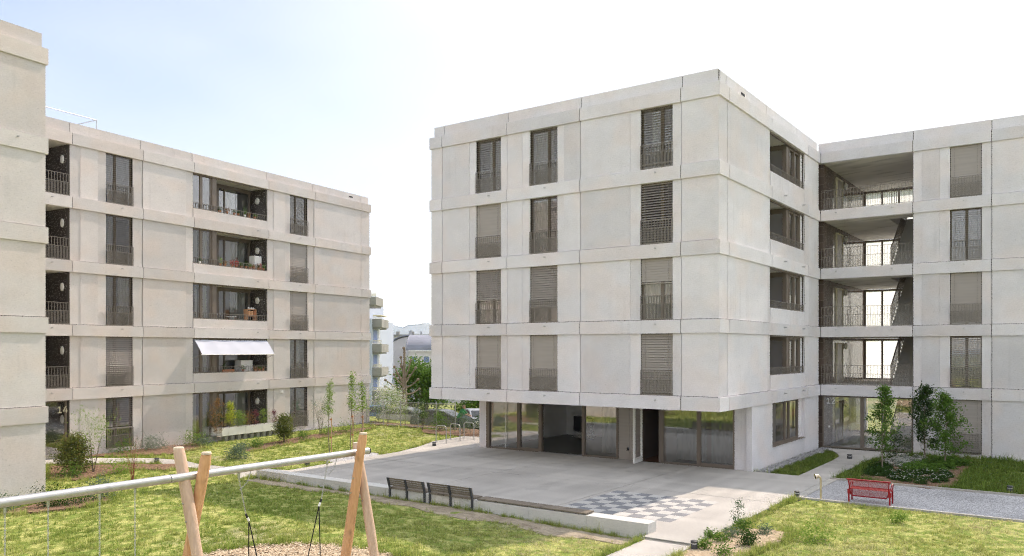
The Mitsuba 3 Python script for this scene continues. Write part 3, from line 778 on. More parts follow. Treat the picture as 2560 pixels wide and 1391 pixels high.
for lv in AL:
    for i, (a, b) in enumerate(((5.97, 7.44), (17.92, 19.33))):
        t_, d_, c_ = ast[(lv, i)]
        window(A, FA, a, b, BANDS[lv - 1][1] if lv else .17, BANDS[lv][0], t_, d_, cur=c_, split=.62)
        if not lv: part(A, 'ground_floor_wall', MB().box(FA, a, b, -TH, -.09, -.2, .168), conc())
    z0, z1 = (BANDS[lv - 1][1] if lv else .16), BANDS[lv][0]
    zs = z0 + .5 if lv else z0
    k = newkey(A + '__loggia')
    mb = MB(); ww = -.26
    for a, b in ((14.33, 14.41), (13.72, 13.88), (13.12, 13.2)): mb.box(FA, a, b, ww - .07, ww + .05, zs, z1)
    mb.box(FA, 12.84, 13.12, ww - .2, ww + .1, zs, z1)
    mb.box(FA, 13.12, 14.33, ww - .06, ww + .05, z1 - .07, z1 - .001); mb.box(FA, 13.12, 14.33, ww - .06, ww + .05, zs, zs + .06)
    wb = -1.36
    for a, b in ((12.86, 12.95), (11.7, 11.85), (11.25, 11.32), (9.42, 9.52)): mb.box(FA, a, b, wb - .07, wb + .05, z0, z1)
    mb.box(FA, 9.35, 12.9, wb - .07, wb + .05, z1 - .22, z1 - .001)
    mb.box(FA, 9.35, 12.9, wb - .07, wb + .05, z0, z0 + .08)
    scene[k] = mikit.ply(mb.arr(), 'm_bronze')
    for a, b in ((13.88, 14.33), (13.2, 13.72)): pane(k, FA, a, b, ww, zs + .06, z1 - .07)
    for a, b in ((11.85, 12.86), (11.32, 11.7), (9.52, 11.25)): pane(k, FA, a, b, wb, z0 + .08, z1 - .22)
    part(k, 'side_wall', MB().box(FA, 9.26, 9.32, wb, -.30, z0, z1 - .005), 'm_pebble')
    part(k, 'lamp', ellipsoid(FA.p(9.36, -.80, z0 + 1.72), FA.e * .06, FA.n * .17, np.array([0, 0, .2])), 'm_white', smooth=True)
    part(k, 'ceiling', MB().quad(FA.p(9.26, -.3, z1 - .004), FA.p(12.86, -.3, z1 - .004), FA.p(12.86, wb, z1 - .004), FA.p(9.26, wb, z1 - .004)), 'm_soffit')
    part(k, 'floor', MB().quad(FA.p(9.26, -.28, z0), FA.p(12.86, -.28, z0), FA.p(12.86, wb, z0), FA.p(9.26, wb, z0)), 'm_kerb')
    part(k, 'end_wall', MB().box(FA, 12.84, 12.9, wb, ww - .2, z0, z1 - .005), 'm_bronze')
    mb = MB().box(FA, 9.35, 14.4, -.2, -.12, z1 - .06, z1)
    part(k, 'awning_case', mb, 'm_bronze')
    room(k, FA, 9.0, 12.83, wb - .08, -4.6, z0, z1, wall='m_room'); room(k, FA, 12.86, 15.0, ww - .08, -4.6, z0, z1, wall='m_room')
    if lv:
        part(k, 'balcony_parapet', MB().box(FA, 9.26, 14.40, -.28, -.088, z0 + .012, zs), conc())
        railing(k, FA, 9.27, 14.39, -.13, zs + .02, zs + .33, step=.17)
    else:
        part(k, 'sill', MB().box(FA, 9.26, 14.40, -.3, -.05, -.2, z0 - .004), 'm_kerb')
    part(k, 'crank_rod', MB().tube([FA.p(9.36, -.1, z1 - .1), FA.p(9.34, -.04, z0 + 1.1)], .012, 6), 'm_rail')
    cs = {4: [(10.3, 11.2)], 3: [(13.2, 13.7), (13.9, 14.3), (9.6, 11.2), (11.9, 12.8)], 2: [(13.25, 13.65), (13.9, 14.05), (9.6, 10.7), (12.1, 12.8)], 1: [(13.25, 13.7), (11.9, 12.6)], 0: [(13.25, 13.65), (13.95, 14.3), (11.9, 12.6), (9.6, 10.4)]}[lv]
    for a, b in cs: curtain(k, FA, a, b, (ww if a > 13 else wb) - .2, z0 + .05, z1 - .1)
    # stair hall
    s = newkey(A + '__stair_hall')
    zg = BANDS[lv - 1][1] if lv else 0.0
    scene[s] = mikit.ply(MB().box(FA, 21.0, 21.13, -5.0, -.302, zg, z1 - .006).arr(), 'm_pebble')
    part(s, 'back_wall', MB().box(FA, 21.13, 24.6, -5.2, -5.0, zg, z1), 'm_pebble')
    part(s, 'lamp', ellipsoid(FA.p(21.18, -.55, zg + 1.72), FA.e * .05, FA.n * .14, np.array([0, 0, .2])), 'm_white', smooth=True)
    part(s, 'ceiling', MB().box(FA, 21.13, 24.6, -5.0, -.30, z1 - .002, z1 + .2), 'm_soffit')
    if lv:
        part(s, 'floor', MB().box(FA, 21.13, 24.6, -1.4, -.301, zg - .2, zg - .004), 'm_kerb')
        railing(s, FA, 21.13, 24.5, -.10, zg + .03, zg + 1.0, zg + .62, step=.135)
    if lv < 4:
        n = 16; h = (BANDS[lv][1] - zg) / n; mb = MB()
        for i in range(n): mb.box(FA, 21.75 + i * .26, 22.03 + i * .26, -2.7, -1.55, zg + i * h - .1, zg + (i + 1) * h)
        part(s, 'stair_flight', mb, 'm_kerb')
en = newkey(A + '__entrance'); mb = MB()
for a in (21.13, 22.3, 23.6): mb.box(FA, a, a + .07, -.36, -.26, 0, 2.6)
mb.box(FA, 21.2, 24.6, -.36, -.26, 2.53, 2.6)
scene[en] = mikit.ply(mb.arr(), 'm_bronze')
pane(en, FA, 21.2, 22.3, -.31, .02, 2.53); pane(en, FA, 22.37, 23.6, -.31, .02, 2.53)
number(en, '14', FA, 21.62, -.25, 2.03, .30, 'm_cream', -1)
shell = MB()
shell.box(FA, .06, 30.0, -12.3, -12.0, -.2, 14.7); shell.box(FA, .062, .35, -12.0, -TH - .01, -.2, 14.7); shell.box(FA, 29.7, 30.0, -12, -.3, -.2, 14.7)
shell.box(FA, .35, 29.7, -12.0, -.36, 14.41, 14.77)
for zb, zt in BANDS[:-1]: shell.box(FA, .36, 20.9, -12, -4.7, zb + .1, zt - .04)
part(A, 'shell', shell, 'm_concreteA_1')
for (zb, zt) in BANDS: part(A, 'floor_band', MB().box(FA, -.02, .06, -12.0, -TH - .002, zb, zt), 'm_concreteA_0')
part(A, 'roof_vent', MB().box(FA, 1.75, 2.1, -.14, -.115, 14.92, 15.0), 'm_dark')
part(A, 'wall_light', MB().box(FA, 8.1, 8.24, -.09, .02, 2.32, 2.46), 'm_white')
# roof handrail
rr = MB(); zr = 16.3
rr.tube([FA.p(18.3, -2.4, zr), FA.p(30, -2.4, zr)], .022, 6); rr.tube([FA.p(18.3, -2.4, zr), FA.p(18.3, -4.6, zr)], .022, 6)
for u in (18.3, 21.2, 24.4, 27.6): rr.tube([FA.p(u, -2.4, 14.7), FA.p(u, -2.4, zr + .03)], .02, 6)
single('roof_handrail', rr, 'm_galv', 'thin metal handrail on the flat roof of the left building', 'handrail')

# awning on the first floor of building 14
aw = thing('awning', 'white fabric awning let down over the first floor balcony of the left building', 'awning')
us = np.linspace(9.33, 14.36, 41); pr = [(.0, 5.40), (.02, 5.36), (.20, 5.18), (.40, 4.92), (.60, 4.62)]
v, f = [], []
for j, (w_, z) in enumerate(pr):
    for u in us:
        sag = .035 * abs(math.sin((u - 9.33) * math.pi / 1.26)) * math.sin(j / 4 * math.pi)
        v.append(FA.p(u, w_ - .06 - sag, z - sag))
for j in range(4):
    for i in range(40):
        a = j * 41 + i; f += [[a, a + 1, a + 41], [a + 1, a + 42, a + 41]]
part(aw, 'fabric', (np.array(v), np.array(f)), 'm_awning', smooth=True)
part(aw, 'front_bar', MB().tube([FA.p(9.28, .54, 4.62), FA.p(14.41, .54, 4.62)], .022, 6), 'm_white')
for u in (9.3, 14.39): part(aw, 'arm', MB().tube([FA.p(u, -.06, 4.42), FA.p(u, .54, 4.62)], .014, 6), 'm_rail')

# ------------------------------------------------------------------ nearest building at the left edge
Cb = thing('apartment_building', 'windowless end of the nearest concrete building cut off by the left edge of the photo', 'building')
facade(Cb, FC, [(.06, 3.2), (3.2, 8.0), (8.0, 14.0), (14.0, 22.0)], [0, 3.2, 8.0, 14.0, 22.0], [], AL, [.14, 3.2, 8, 14, 22.0], proj=.06, spouts=[(1.0, 3)])
shell = MB()
shell.box(FC, .062, 22, -12.3, -12.0, -.3, 14.7); shell.box(FC, .062, .35, -12.0, -TH - .01, -.3, 14.7); shell.box(FC, 21.7, 22.0, -12, -.3, -.2, 14.7); shell.box(FC, .35, 21.7, -12, -.36, 14.41, 14.77)
part(Cb, 'shell', shell, 'm_concreteA_1')
for (zb, zt) in BANDS: part(Cb, 'floor_band', MB().box(FC, .0, .06, -12.0, -TH - .002, zb, zt), 'm_concreteA_0')

# ------------------------------------------------------------------ paved ground, paths, beds
def PB(pts):
    return Polygon([tuple(gB(a, b)) for a, b in pts])


plaza_poly = PB([(15.35, 8.3), (-1.43, 8.3), (-1.43, 9.12), (-2.9, 9.12), (-2.9, -3.6), (-1.75, -3.62), (-.1, -3.66), (-.1, -3.74), (14.05, -3.74), (14.05, -22), (17.2, -22), (18.0, -9), (17.5, -4.2), (16.6, -2.2), (15.95, 0), (15.7, 4)])
acut, bcut = [-3.2, 2.62, 8.3, 14.0, 19], [-23, -12, -3.73, 2.45, 9.3]
pl = thing('plaza', kind='structure')
for i in range(4):
    for j in range(4):
        g = plaza_poly.intersection(PB([(acut[i] + .016, bcut[j] + .016), (acut[i + 1] - .016, bcut[j] + .016), (acut[i + 1] - .016, bcut[j + 1] - .016), (acut[i] + .016, bcut[j + 1] - .016)]))
        if g.is_empty or g.area < .05: continue
        part(pl, 'slab', poly_mesh(g, -.14, 0.0), 'm_plaza')
part(pl, 'joint_filler', poly_mesh(plaza_poly.buffer(-.02), -.15, -.012), 'm_joint')
# giant chess board painted on the plaza
for i in range(8):
    for j in range(8):
        a0, b0 = -1.30 + .4625 * i, 3.40 + .4625 * j
        mb = poly_mesh(PB([(a0 + .003, b0 + .003), (a0 + .4595, b0 + .003), (a0 + .4595, b0 + .4595), (a0 + .003, b0 + .4595)]), .0005, .0045)
        part(pl, 'chess_square', mb, 'm_tilegrey' if (i + j) % 2 else 'm_tilewhite')
single('path', poly_mesh(PB([(-1.6, 9.36), (-2.9, 9.36), (-2.86, 22), (-1.62, 22)]), -.16, -.012), 'm_plaza', kind='structure')
drain = thing('drain_channel', 'narrow steel drain grate across the path beside the end of the seat wall', 'drain')
mb = MB()
FBz = Fr(P0, E1, NB)
mb.box(FBz, -2.9, -1.45, 9.13, 9.15, -.1, .004); mb.box(FBz, -2.9, -1.45, 9.33, 9.35, -.1, .004)
part(drain, 'rim', mb, 'm_steel')
mb = MB()
for a in np.arange(-2.88, -1.46, .05): mb.box(FBz, a, a + .018, 9.15, 9.33, -.02, .002)
part(drain, 'grate', mb, 'm_steel', kind='stuff')
entry = PB([(-1.75, -3.63), (-2.93, -3.63), (-2.95, -9.6), (-3.2, -11.2), (-3.9, -12.4), (-4.25, -13.44), (-.0, -13.44), (-.12, -13.0), (-.7, -12.6), (-1.2, -11.8), (-1.6, -10.6), (-1.72, -9)])
single('entrance_path', poly_mesh(entry, -.14, -.004), 'm_plaza', kind='structure')
gravel_poly = PB([(-2.96, 1.0), (-26, 1.0), (-26, -3.5), (-2.96, -3.5)])
single('gravel_path', poly_mesh(gravel_poly, -.14, -.02), 'm_gravel', kind='structure')
kb = thing('kerb', kind='structure')
for a in np.arange(-26, -3.0, 1.0):
    part(kb, 'kerb_stone', MB().box(FBz, a + .004, min(a + .996, -2.97), -3.58, -3.505, -.2, .05), 'm_kerb')
    part(kb, 'kerb_stone', MB().box(FBz, a + .004, min(a + .996, -2.97), 1.005, 1.06, -.2, .012), 'm_kerb')
for b in np.arange(-3.5, 1.0, .9):
    part(kb, 'kerb_stone', MB().box(FBz, -3.22, -2.925, b + .004, b + .896, -.15, .006), 'm_gravelslab' if 'm_gravelslab' in scene else 'm_kerb')
pathA = Polygon([(-24, 36.2), (-20.9, 36.35), (-19.63, 36.54), (-16.23, 36.5), (-14.6, 35.8), (-13.44, 34.63), (-12.17, 33.9), (-11.09, 33.3), (-7.9, 32.6), *[tuple(gB(*q)) for q in ((15.34, 4.6), (15.42, 8.25), (15.5, 8.8), (15.45, 9.35))], (-10.61, 31.49), (-12.22, 32.74), (-14.02, 34.1), (-15.43, 34.95), (-18.7, 34.82), (-19.87, 34.57), (-24, 34.2)]).buffer(0).difference(plaza_poly.buffer(.01))
single('footpath', poly_mesh(pathA, -.16, -.015), 'm_plaza', kind='structure')


def bed(name, pts, m, z=.03, buf=.0):
    p = Polygon(pts).buffer(.4).buffer(-.4).buffer(.25, join_style=1).buffer(-.25 + buf)
    t = MB(); 
    for g in getattr(p, 'geoms', [p]):
        v, f = trimesh.creation.triangulate_polygon(g, engine='earcut') if False else (None, None)
    e = poly_mesh(p, 0, .06); v, f = e.arr()
    tm = trimesh.Trimesh(v, f, process=True).subdivide_to_size(.45, max_iter=12)
    v = np.array(tm.vertices)
    v[:, 2] += hz(v[:, 0], v[:, 1]) + z - .05 + .05 * (meshkit.fbm(np.stack([v[:, 0] * 1.7, v[:, 1] * 1.7, v[:, 0] * 0], -1), 3, 7) - .3)
    single(name, (v, np.array(tm.faces)), m, kind='structure', smooth=40)
    return p


beds = []
beds.append(bed('mulch_bed', [(-19.5, 33.98), (-18.25, 34.2), (-16.79, 34.5), (-13.98, 34.6), (-14.0, 32.85), (-15.62, 33.18), (-15.97, 31.29), (-16.38, 30.33), (-17.62, 30.71)], 'm_mulch'))
beds.append(bed('mulch_bed', [(-20.1, 37.2), (-18.91, 38.93), (-17.89, 41.03), (-16.83, 42.6), (-15.4, 40.53), (-15.9, 37.89), (-18.05, 37.0)], 'm_mulch'))
beds.append(bed('mulch_bed', [(-13.36, 39.08), (-13.4, 40.33), (-12.62, 43.18), (-12.0, 45.36), (-11.0, 48.0), (-9.4, 50.5), (-8.59, 50.97), (-9.04, 48.0), (-10.64, 44.74), (-11.63, 41.9), (-12.44, 39.24)], 'm_mulch', z=.01))
beds.append(bed('mulch_bed', [(-9.3, 52.6), (-7.15, 51.5), (-4.92, 49.69), (-2.1, 47.09), (0.5, 46), (0.5, 49.5), (-2.25, 50.45), (-4.59, 51.9), (-7.46, 53.74), (-9.63, 55.55)], 'm_mulch'))
beds.append(bed('mulch_bed', [(-5.6, 49.5), (-2.16, 47.5), (-1.2, 44.9), (-2.6, 45.6), (-4.08, 46.2), (-5.2, 47.4)], 'm_mulch', z=.05))
beds.append(bed('mulch_bed', [(13.33, 31.0), (13.62, 29.87), (14.7, 28.45), (15.88, 29.0), (18.6, 32.98), (19.9, 34.9), (19.2, 36.0), (18.65, 36.4), (17.49, 36.6), (16.13, 35.57), (14.8, 33.18)], 'm_mulch'))
beds.append(bed('mulch_bed', [(5.84, 21.83), (6.48, 22.17), (6.97, 21.97), (7.47, 21.64), (6.89, 20.69), (6.13, 19.94), (5.35, 19.13), (4.6, 17.5), (3.45, 17.5), (4.03, 19.33), (4.78, 20.46)], 'm_chipbed'))
beds.append(bed('mulch_bed', [(-14.6, 22.6), (-13.31, 22.58), (-12.42, 23.21), (-12.19, 24.36), (-12.53, 25.29), (-13.38, 25.95), (-14.68, 25.1)], 'm_mulch'))
beds.append(bed('gravel_patch', [(-8.52, 35.83), (-8.01, 38.48), (-7.33, 38.93), (-6.34, 38.18), (-5.9, 36.76), (-6.63, 35.19), (-7.54, 34.57)], 'm_gravel', z=.02))
sa_ = np.linspace(14.9, -1.2, 60)
lo = 8.86 + .0 * sa_; hi_ = 9.05 + .75 * meshkit.fbm(np.stack([sa_ * .8, sa_ * 0, sa_ * 0], -1), 4, 2) + .75 * np.exp(-((sa_ - 4.6) / 1.6) ** 2) + .5 * np.exp(-((sa_ - 1.0) / 1.2) ** 2)
soil_poly = bed('bare_soil', [tuple(gB(a, b)) for a, b in zip(sa_, lo)] + [tuple(gB(a, b)) for a, b in zip(sa_[::-1], hi_[::-1])], 'm_dirt', z=.0)
th = np.linspace(0, 2 * np.pi, 40, endpoint=False)
chip_pts = [(-4.6 + (3.6 + .25 * math.sin(3 * t)) * math.cos(t), 14.0 + (4.9 + .2 * math.sin(4 * t)) * math.sin(t)) for t in th]
chip_poly = bed('wood_chip_bed', chip_pts, 'm_chipbed', z=.02)
beds.append(chip_poly)
# loose chips and stones
N = 26000
cx_, cy_ = rng.uniform(-8.3, -1.0, N), rng.uniform(11.5, 19.3, N)
ok = shapely.contains_xy(chip_poly.buffer(.15), cx_, cy_); cx_, cy_ = cx_[ok], cy_[ok]


def flakes(x, y, z, l, wd, r):
    n = len(x); a = r.uniform(0, 2 * np.pi, n); t = r.normal(0, .35, (n, 2))
    d1 = np.stack([np.cos(a), np.sin(a), t[:, 0]], 1) * l[:, None]; d2 = np.stack([-np.sin(a), np.cos(a), t[:, 1]], 1) * wd[:, None]
    up = np.cross(d1, d2); up /= np.linalg.norm(up, axis=1, keepdims=True); up *= (wd * .45)[:, None]
    c = np.stack([x, y, z], 1)
    v = np.stack([c - d1 - d2, c + d1 - d2 * .6, c + d1 * .9 + d2, c - d1 * .8 + d2 * .7, c + up], 1).reshape(-1, 3)
    b = np.arange(n)[:, None, None] * 5
    f = (b + np.array([[0, 1, 4], [1, 2, 4], [2, 3, 4], [3, 0, 4]])).reshape(-1, 3)
    return v, f


n = len(cx_)
single('wood_chips', flakes(cx_, cy_, hz(cx_, cy_) + .025 + rng.uniform(0, .03, n), rng.uniform(.02, .05, n), rng.uniform(.01, .022, n), rng), 'm_chip', 'light brown wood chips spread under the swing frame', kind='stuff')
sa = rng.uniform(-.55, -.08, 5200); sb = rng.uniform(-13.35, -3.72, 5200)
q = P0 + sa[:, None] * E1 + sb[:, None] * NB
n = len(sa)
single('pebble_strip', flakes(q[:, 0], q[:, 1], -.02 + rng.uniform(0, .04, n), rng.uniform(.025, .05, n), rng.uniform(.02, .04, n), rng), 'm_stone', 'grey pebble strip at the foot of the side wall of building 12', kind='stuff')
strip = PB([(-.6, -13.4), (-.05, -13.4), (-.05, -3.7), (-.6, -3.7)])
single('pebble_base', poly_mesh(strip, -.15, -.02), 'm_gravel', kind='structure')
sw_, su_ = rng.uniform(-.05, .35, 5000), rng.uniform(-.1, 17.5, 5000)
q = PA - su_[:, None] * DA + sw_[:, None] * NA; n = 5000
single('pebble_strip', flakes(q[:, 0], q[:, 1], hz(q[:, 0], q[:, 1]) + .01 + rng.uniform(0, .03, n), rng.uniform(.025, .05, n), rng.uniform(.02, .04, n), rng), 'm_stone', 'pale pebble strip at the foot of the left building', kind='stuff')

# ------------------------------------------------------------------ seat wall with its wooden seats
swl = thing('seat_wall', 'long low pale concrete seat wall along the front edge of the plaza', 'wall')
cuts = [-1.43, .46, 2.41, 4.36, 6.3, 8.2, 10.1, 11.7, 13.3, 15.1]
for a, b in zip(cuts[:-1], cuts[1:]):
    part(swl, 'concrete_block', MB().box(FBz, a + .004, b - .004, 8.31, 8.8, -.45, .265), 'm_wallblock')
for i, (a, b) in enumerate([(.48, 2.39), (2.43, 4.34)]):
    s = thing('flat_bench', ['weathered wooden slat seat on the wall nearest the chess board', 'weathered wooden slat seat on the wall between the backed benches and the other flat seat'][i], 'seat', 'flat wooden seats on the seat wall')
    for j in range(4):
        part(s, 'plank', MB().box(FBz, a, b, 8.335 + j * .118, 8.335 + j * .118 + .105, .285, .325), 'm_greywood')
    part(s, 'batten', MB().box(FBz, a + .2, a + .25, 8.34, 8.79, .267, .284).box(FBz, b - .25, b - .2, 8.34, 8.79, .267, .284), 'm_bronze')
for i, (a, b) in enumerate([(6.42, 8.02), (4.47, 6.25)]):
    s = thing('bench', ['left one of the two dark wooden backed benches on the seat wall', 'right one of the two dark wooden backed benches, next to the flat wooden seats'][i], 'bench', 'backed benches on the seat wall')
    for u in (a + .03, (a + b) / 2, b - .03):
        mb = MB(); 
        mb.box(FBz, u - .03, u + .03, 8.81, 8.86, float(hz(*gB(u, 8.9))) - .05, .34)
        p0, p1 = FBz.p(u, 8.835, .31), FBz.p(u, 8.94, .65)
        mb.obox((p0 + p1) / 2, FBz.e * .03, FBz.n * .025, (p1 - p0) / 2)
        part(s, 'post', mb, 'm_anthracite')
    for j in range(4):
        z = .40 + j * .070; w_ = 8.835 + (z - .31) * .31 - .05
        part(s, 'back_slat', MB().obox(FBz.p((a + b) / 2, w_, z), FBz.e * (b - a) / 2, FBz.n * .016, np.array([0, 0, .028]) + FBz.n * .009), 'm_greywood')
    for j in range(4):
        part(s, 'seat_slat', MB().box(FBz, a, b, 8.335 + j * .115, 8.335 + j * .115 + .1, .285, .325), 'm_greywood')
    part(s, 'rear_rail', MB().box(FBz, a, b, 8.815, 8.85, .275, .325), 'm_greywood')

# ------------------------------------------------------------------ red bench
rb = thing('red_bench', 'red metal mesh bench seen from behind on the edge of the gravel path', 'bench')
FR = Fr(gB(-4.62, .78), -E1, -NB, -.02)     # u to the right, w away from the viewer
Lb = 1.22


def tube(path, r, n=8): return MB().tube([FR.p(*q) for q in path], r, n)


part(rb, 'back_frame', tube([(-.05, -.06, .74), (Lb + .05, -.06, .74)], .028), 'm_red', smooth=40)
part(rb, 'back_frame', tube([(0, -.06, .74), (.02, -.02, .55), (.04, .05, .34), (.06, .07, .25), (.12, .07, .2), (Lb - .12, .07, .2), (Lb - .06, .07, .25), (Lb - .04, .05, .34), (Lb - .02, -.02, .55), (Lb, -.06, .74)], .019), 'm_red', smooth=40)
part(rb, 'seat_frame', tube([(.05, .06, .42), (.03, .44, .44), (.06, .52, .43), (Lb - .06, .52, .43), (Lb - .03, .44, .44), (Lb - .05, .06, .42)], .019), 'm_red', smooth=40)
for u in (-.0, Lb):
    part(rb, 'leg', MB().box(FR, u - .022, u + .022, .02, .06, -.12, .38).box(FR, u - .04, u + .04, .0, .09, .26, .4), 'm_red')
    part(rb, 'leg', MB().box(FR, u - .022, u + .022, .44, .48, -.12, .42), 'm_red')
    part(rb, 'armrest', tube([(u, .02, .40), (u + .02, .2, .60), (u + .02, .38, .64), (u + .02, .47, .58), (u, .46, .45), (u, .3, .40)], .017), 'm_red', smooth=40)


def net(parent, name, fn, nu, nv, t=.0032):
    mb = MB()
    for i in range(nu + 1):
        pts = [fn(i / nu, j / 8) for j in range(9)]
        for p_, q_ in zip(pts[:-1], pts[1:]):
            mb.obox((p_ + q_) / 2, FR.e * t, np.cross(FR.e, (q_ - p_)) / np.linalg.norm(q_ - p_) * .0015, (q_ - p_) / 2)
    for j in range(nv + 1):
        p_, q_ = fn(0, j / nv), fn(1, j / nv)
        d = fn(.5, min(1, j / nv + .01)) - fn(.5, max(0, j / nv - .01)); d /= np.linalg.norm(d)
        mb.obox((p_ + q_) / 2, (q_ - p_) / 2, d * t, np.cross(FR.e, d) * .0015)
    part(parent, name, mb, 'm_red', kind='stuff')


prof = [(-.06, .73), (-.02, .55), (.05, .36), (.07, .22)]


def backf(s_, t_):
    x = t_ * 3; i = min(2, int(x)); k_ = x - i
    w_, z_ = (prof[i][c] * (1 - k_) + prof[i + 1][c] * k_ for c in (0, 1))
    return FR.p(.03 + s_ * (Lb - .06), w_, z_)


net(rb, 'back_mesh', backf, 84, 36, .0022)
net(rb, 'seat_mesh', lambda s_, t_: FR.p(.05 + s_ * (Lb - .1), .07 + .45 * t_, .425 + .015 * math.sin(t_ * 3.1)), 84, 34, .0042)
part(rb, 'middle_rib', MB().tube([backf(.5, t_) for t_ in np.linspace(0, 1, 6)], .006, 5), 'm_red')

# speaking tube by the plaza corner
sp = thing('speaking_tube', 'bent brass coloured speaking tube standing at the plaza corner left of the red bench', 'pipe')
FT = Fr(gB(-3.80, .95), -E1, -NB, -.05)
part(sp, 'pipe', MB().tube([FT.p(0, 0, -.1), FT.p(0, 0, .66), FT.p(-.008, -.01, .74), FT.p(-.03, -.035, .785), FT.p(-.075, -.06, .80)], [.034, .034, .034, .036, .04], 12, caps=False), 'm_brasspipe', smooth=50)
part(sp, 'mouthpiece', MB().tube([FT.p(-.06, -.055, .80), FT.p(-.12, -.10, .792), FT.p(-.155, -.125, .785)], [.05, .075, .092], 16, caps=False), 'm_brasspipe', smooth=50)
part(sp, 'throat', MB().tube([FT.p(-.135, -.111, .789), FT.p(-.142, -.116, .788)], [.08, .084], 14), 'm_dark')

# bollard lights
for x, y, h, r, lab in [(9.48, 26.87, .24, .085, 'short dark bollard light at the shaded plaza corner left of the speaking tube'),
                        (4.48, 19.86, .25, .085, 'short dark bollard light beside the mulch bed at the bottom of the photo'),
                        (17.09, 27.7, .27, .10, 'short dark bollard light in the tall grass at the right edge of the photo'),
                        (15.15, 36.22, .24, .11, 'short dark bollard light beside the path to entrance 12'),
                        (-3.95, 41.0, .24, .10, 'short dark bollard light in front of the nearest bike rack'),
                        (-15.34, 34.85, .26, .10, 'short dark bollard light on the path to the left building'),
                        (-8.7, 34.3, .24, .11, 'short dark bollard light in the grass where the footpath meets the plaza')]:
    k = thing('bollard_light', lab, 'bollard light', 'short bollard lights along the paths')
    z = float(hz(x, y))
    part(k, 'post', MB().lathe((x, y, z), [(r * .98, -.1), (r, 0), (r, h * .66), (0.0, h * .66 + .001)], 16), 'm_anthracite', smooth=40)
    part(k, 'lens', MB().lathe((x, y, z), [(r * .8, h * .66), (r * .8, h * .76)], 16), 'm_glassc' if False else 'm_white', smooth=40)
    part(k, 'cap', MB().lathe((x, y, z), [(0, h * .75), (r, h * .76), (r, h * .96), (r * .85, h), (0, h)], 16), 'm_anthracite', smooth=40)

# bike racks
for (ax, ay), (bx, by), lab in [((-4.01, 42.62), (-3.44, 42.2), 'nearest of the three steel bike hoops beside the plaza'), ((-3.34, 43.75), (-2.77, 43.0), 'middle one of the three steel bike hoops'), ((-2.65, 44.6), (-2.07, 43.9), 'steel bike hoop closest to the concrete pillar')]:
    k = thing('bike_rack', lab, 'bike rack', 'steel bike hoops')
    p, q = np.array([ax, ay, 0]), np.array([bx, by, 0]); d = q - p
    path = [p + [0, 0, -.1], p + [0, 0, .76], p + d * .03 + [0, 0, .82], p + d * .12 + [0, 0, .87], p + d * .22 + [0, 0, .885], p + d * .78 + [0, 0, .885], p + d * .88 + [0, 0, .87], p + d * .97 + [0, 0, .82], q + [0, 0, .76], q + [0, 0, -.1]]
    part(k, 'hoop', MB().tube(path, .026, 10), 'm_galv', smooth=50)
    for c in (p, q): part(k, 'foot_plate', MB().lathe(c, [(.06, 0.0), (.06, .012), (.03, .013)], 12), 'm_galv')

# ------------------------------------------------------------------ swing frame and swings
sfm = thing('swing_set', 'wooden playground swing frame with crossed log legs and a long galvanised top beam', 'swing frame')
BM0 = np.array([-2.45, 13.5]); BD = np.array([-.5745, -.8185]); BQ = np.array([.8185, -.5745]); ZB = 3.2


def bmp(t, q=0.0, z=0.0):
    c = BM0 + BD * t + BQ * q
    return np.array([c[0], c[1], ZB + z])


part(sfm, 'top_beam', MB().tube([bmp(-.06), bmp(3.55)], .055, 18), 'm_galv', smooth=50)
part(sfm, 'top_beam', MB().tube([bmp(3.56), bmp(8.6)], .055, 18), 'm_galv', smooth=50)
part(sfm, 'beam_cap', MB().tube([bmp(-.075), bmp(-.055)], .057, 18), 'm_rubber')


def log(t0, q0, z0, t1, q1, z1, r0, r1, m, ph, bow):
    ts = np.linspace(0, 1, 30); mb = MB(); path = []
    for s in ts:
        c = bmp(t0 * (1 - s) + t1 * s, q0 * (1 - s) + q1 * s, 0)
        c[2] = z0 * (1 - s) + z1 * s
        c[:2] += BQ * (bow * math.sin(s * math.pi) + .012 * math.sin(5 * s + ph)) + BD * .014 * math.sin(4 * s + 2 * ph)
        path.append(c)
    rad = (r0 * (1 - ts) + r1 * ts) * (1 + .05 * np.sin(9 * ts + ph) + .03 * np.sin(23 * ts + 2 * ph))
    rad[0] *= .86
    k = part(sfm, 'log_leg', mb.tube(path, rad, 18, caps=False), m, smooth=60)
    part(k, 'log_end', MB().lathe(path[0] + [0, 0, -.006], [(rad[0] * 1.03, 0), (rad[0] * 1.0, .022), (rad[0] * .9, .03), (0, .034)], 18), 'm_endgrain')
    for s_, zz in ((.22, .0), (.3, .0)):
        c = np.array(path[int(s_ * 29)]) - np.array([*BD, 0]) * -rad[int(s_ * 29)] * .98
        part(k, 'bolt', MB().tube([c - np.array([*BD, 0]) * .01, c + np.array([*BD, 0]) * .014], .014, 8), 'm_steel')


# left pair: one leg behind the beam at its top, the other in front
log(3.31, -.17, 3.56, 3.31, .80, .15, .074, .084, 'm_robinia_grey', 1.0, .01)
log(3.15, .18, 3.50, 3.15, -.64, .15, .074, .083, 'm_robinia', 2.3, -.02)
# right pair
log(.25, .225, 3.52, .25, -.60, -.0, .074, .084, 'm_robinia', 3.9, .03)
log(.09, -.125, 3.32, .09, .62, -.0, .070, .084, 'm_robinia_grey', 5.2, .0)


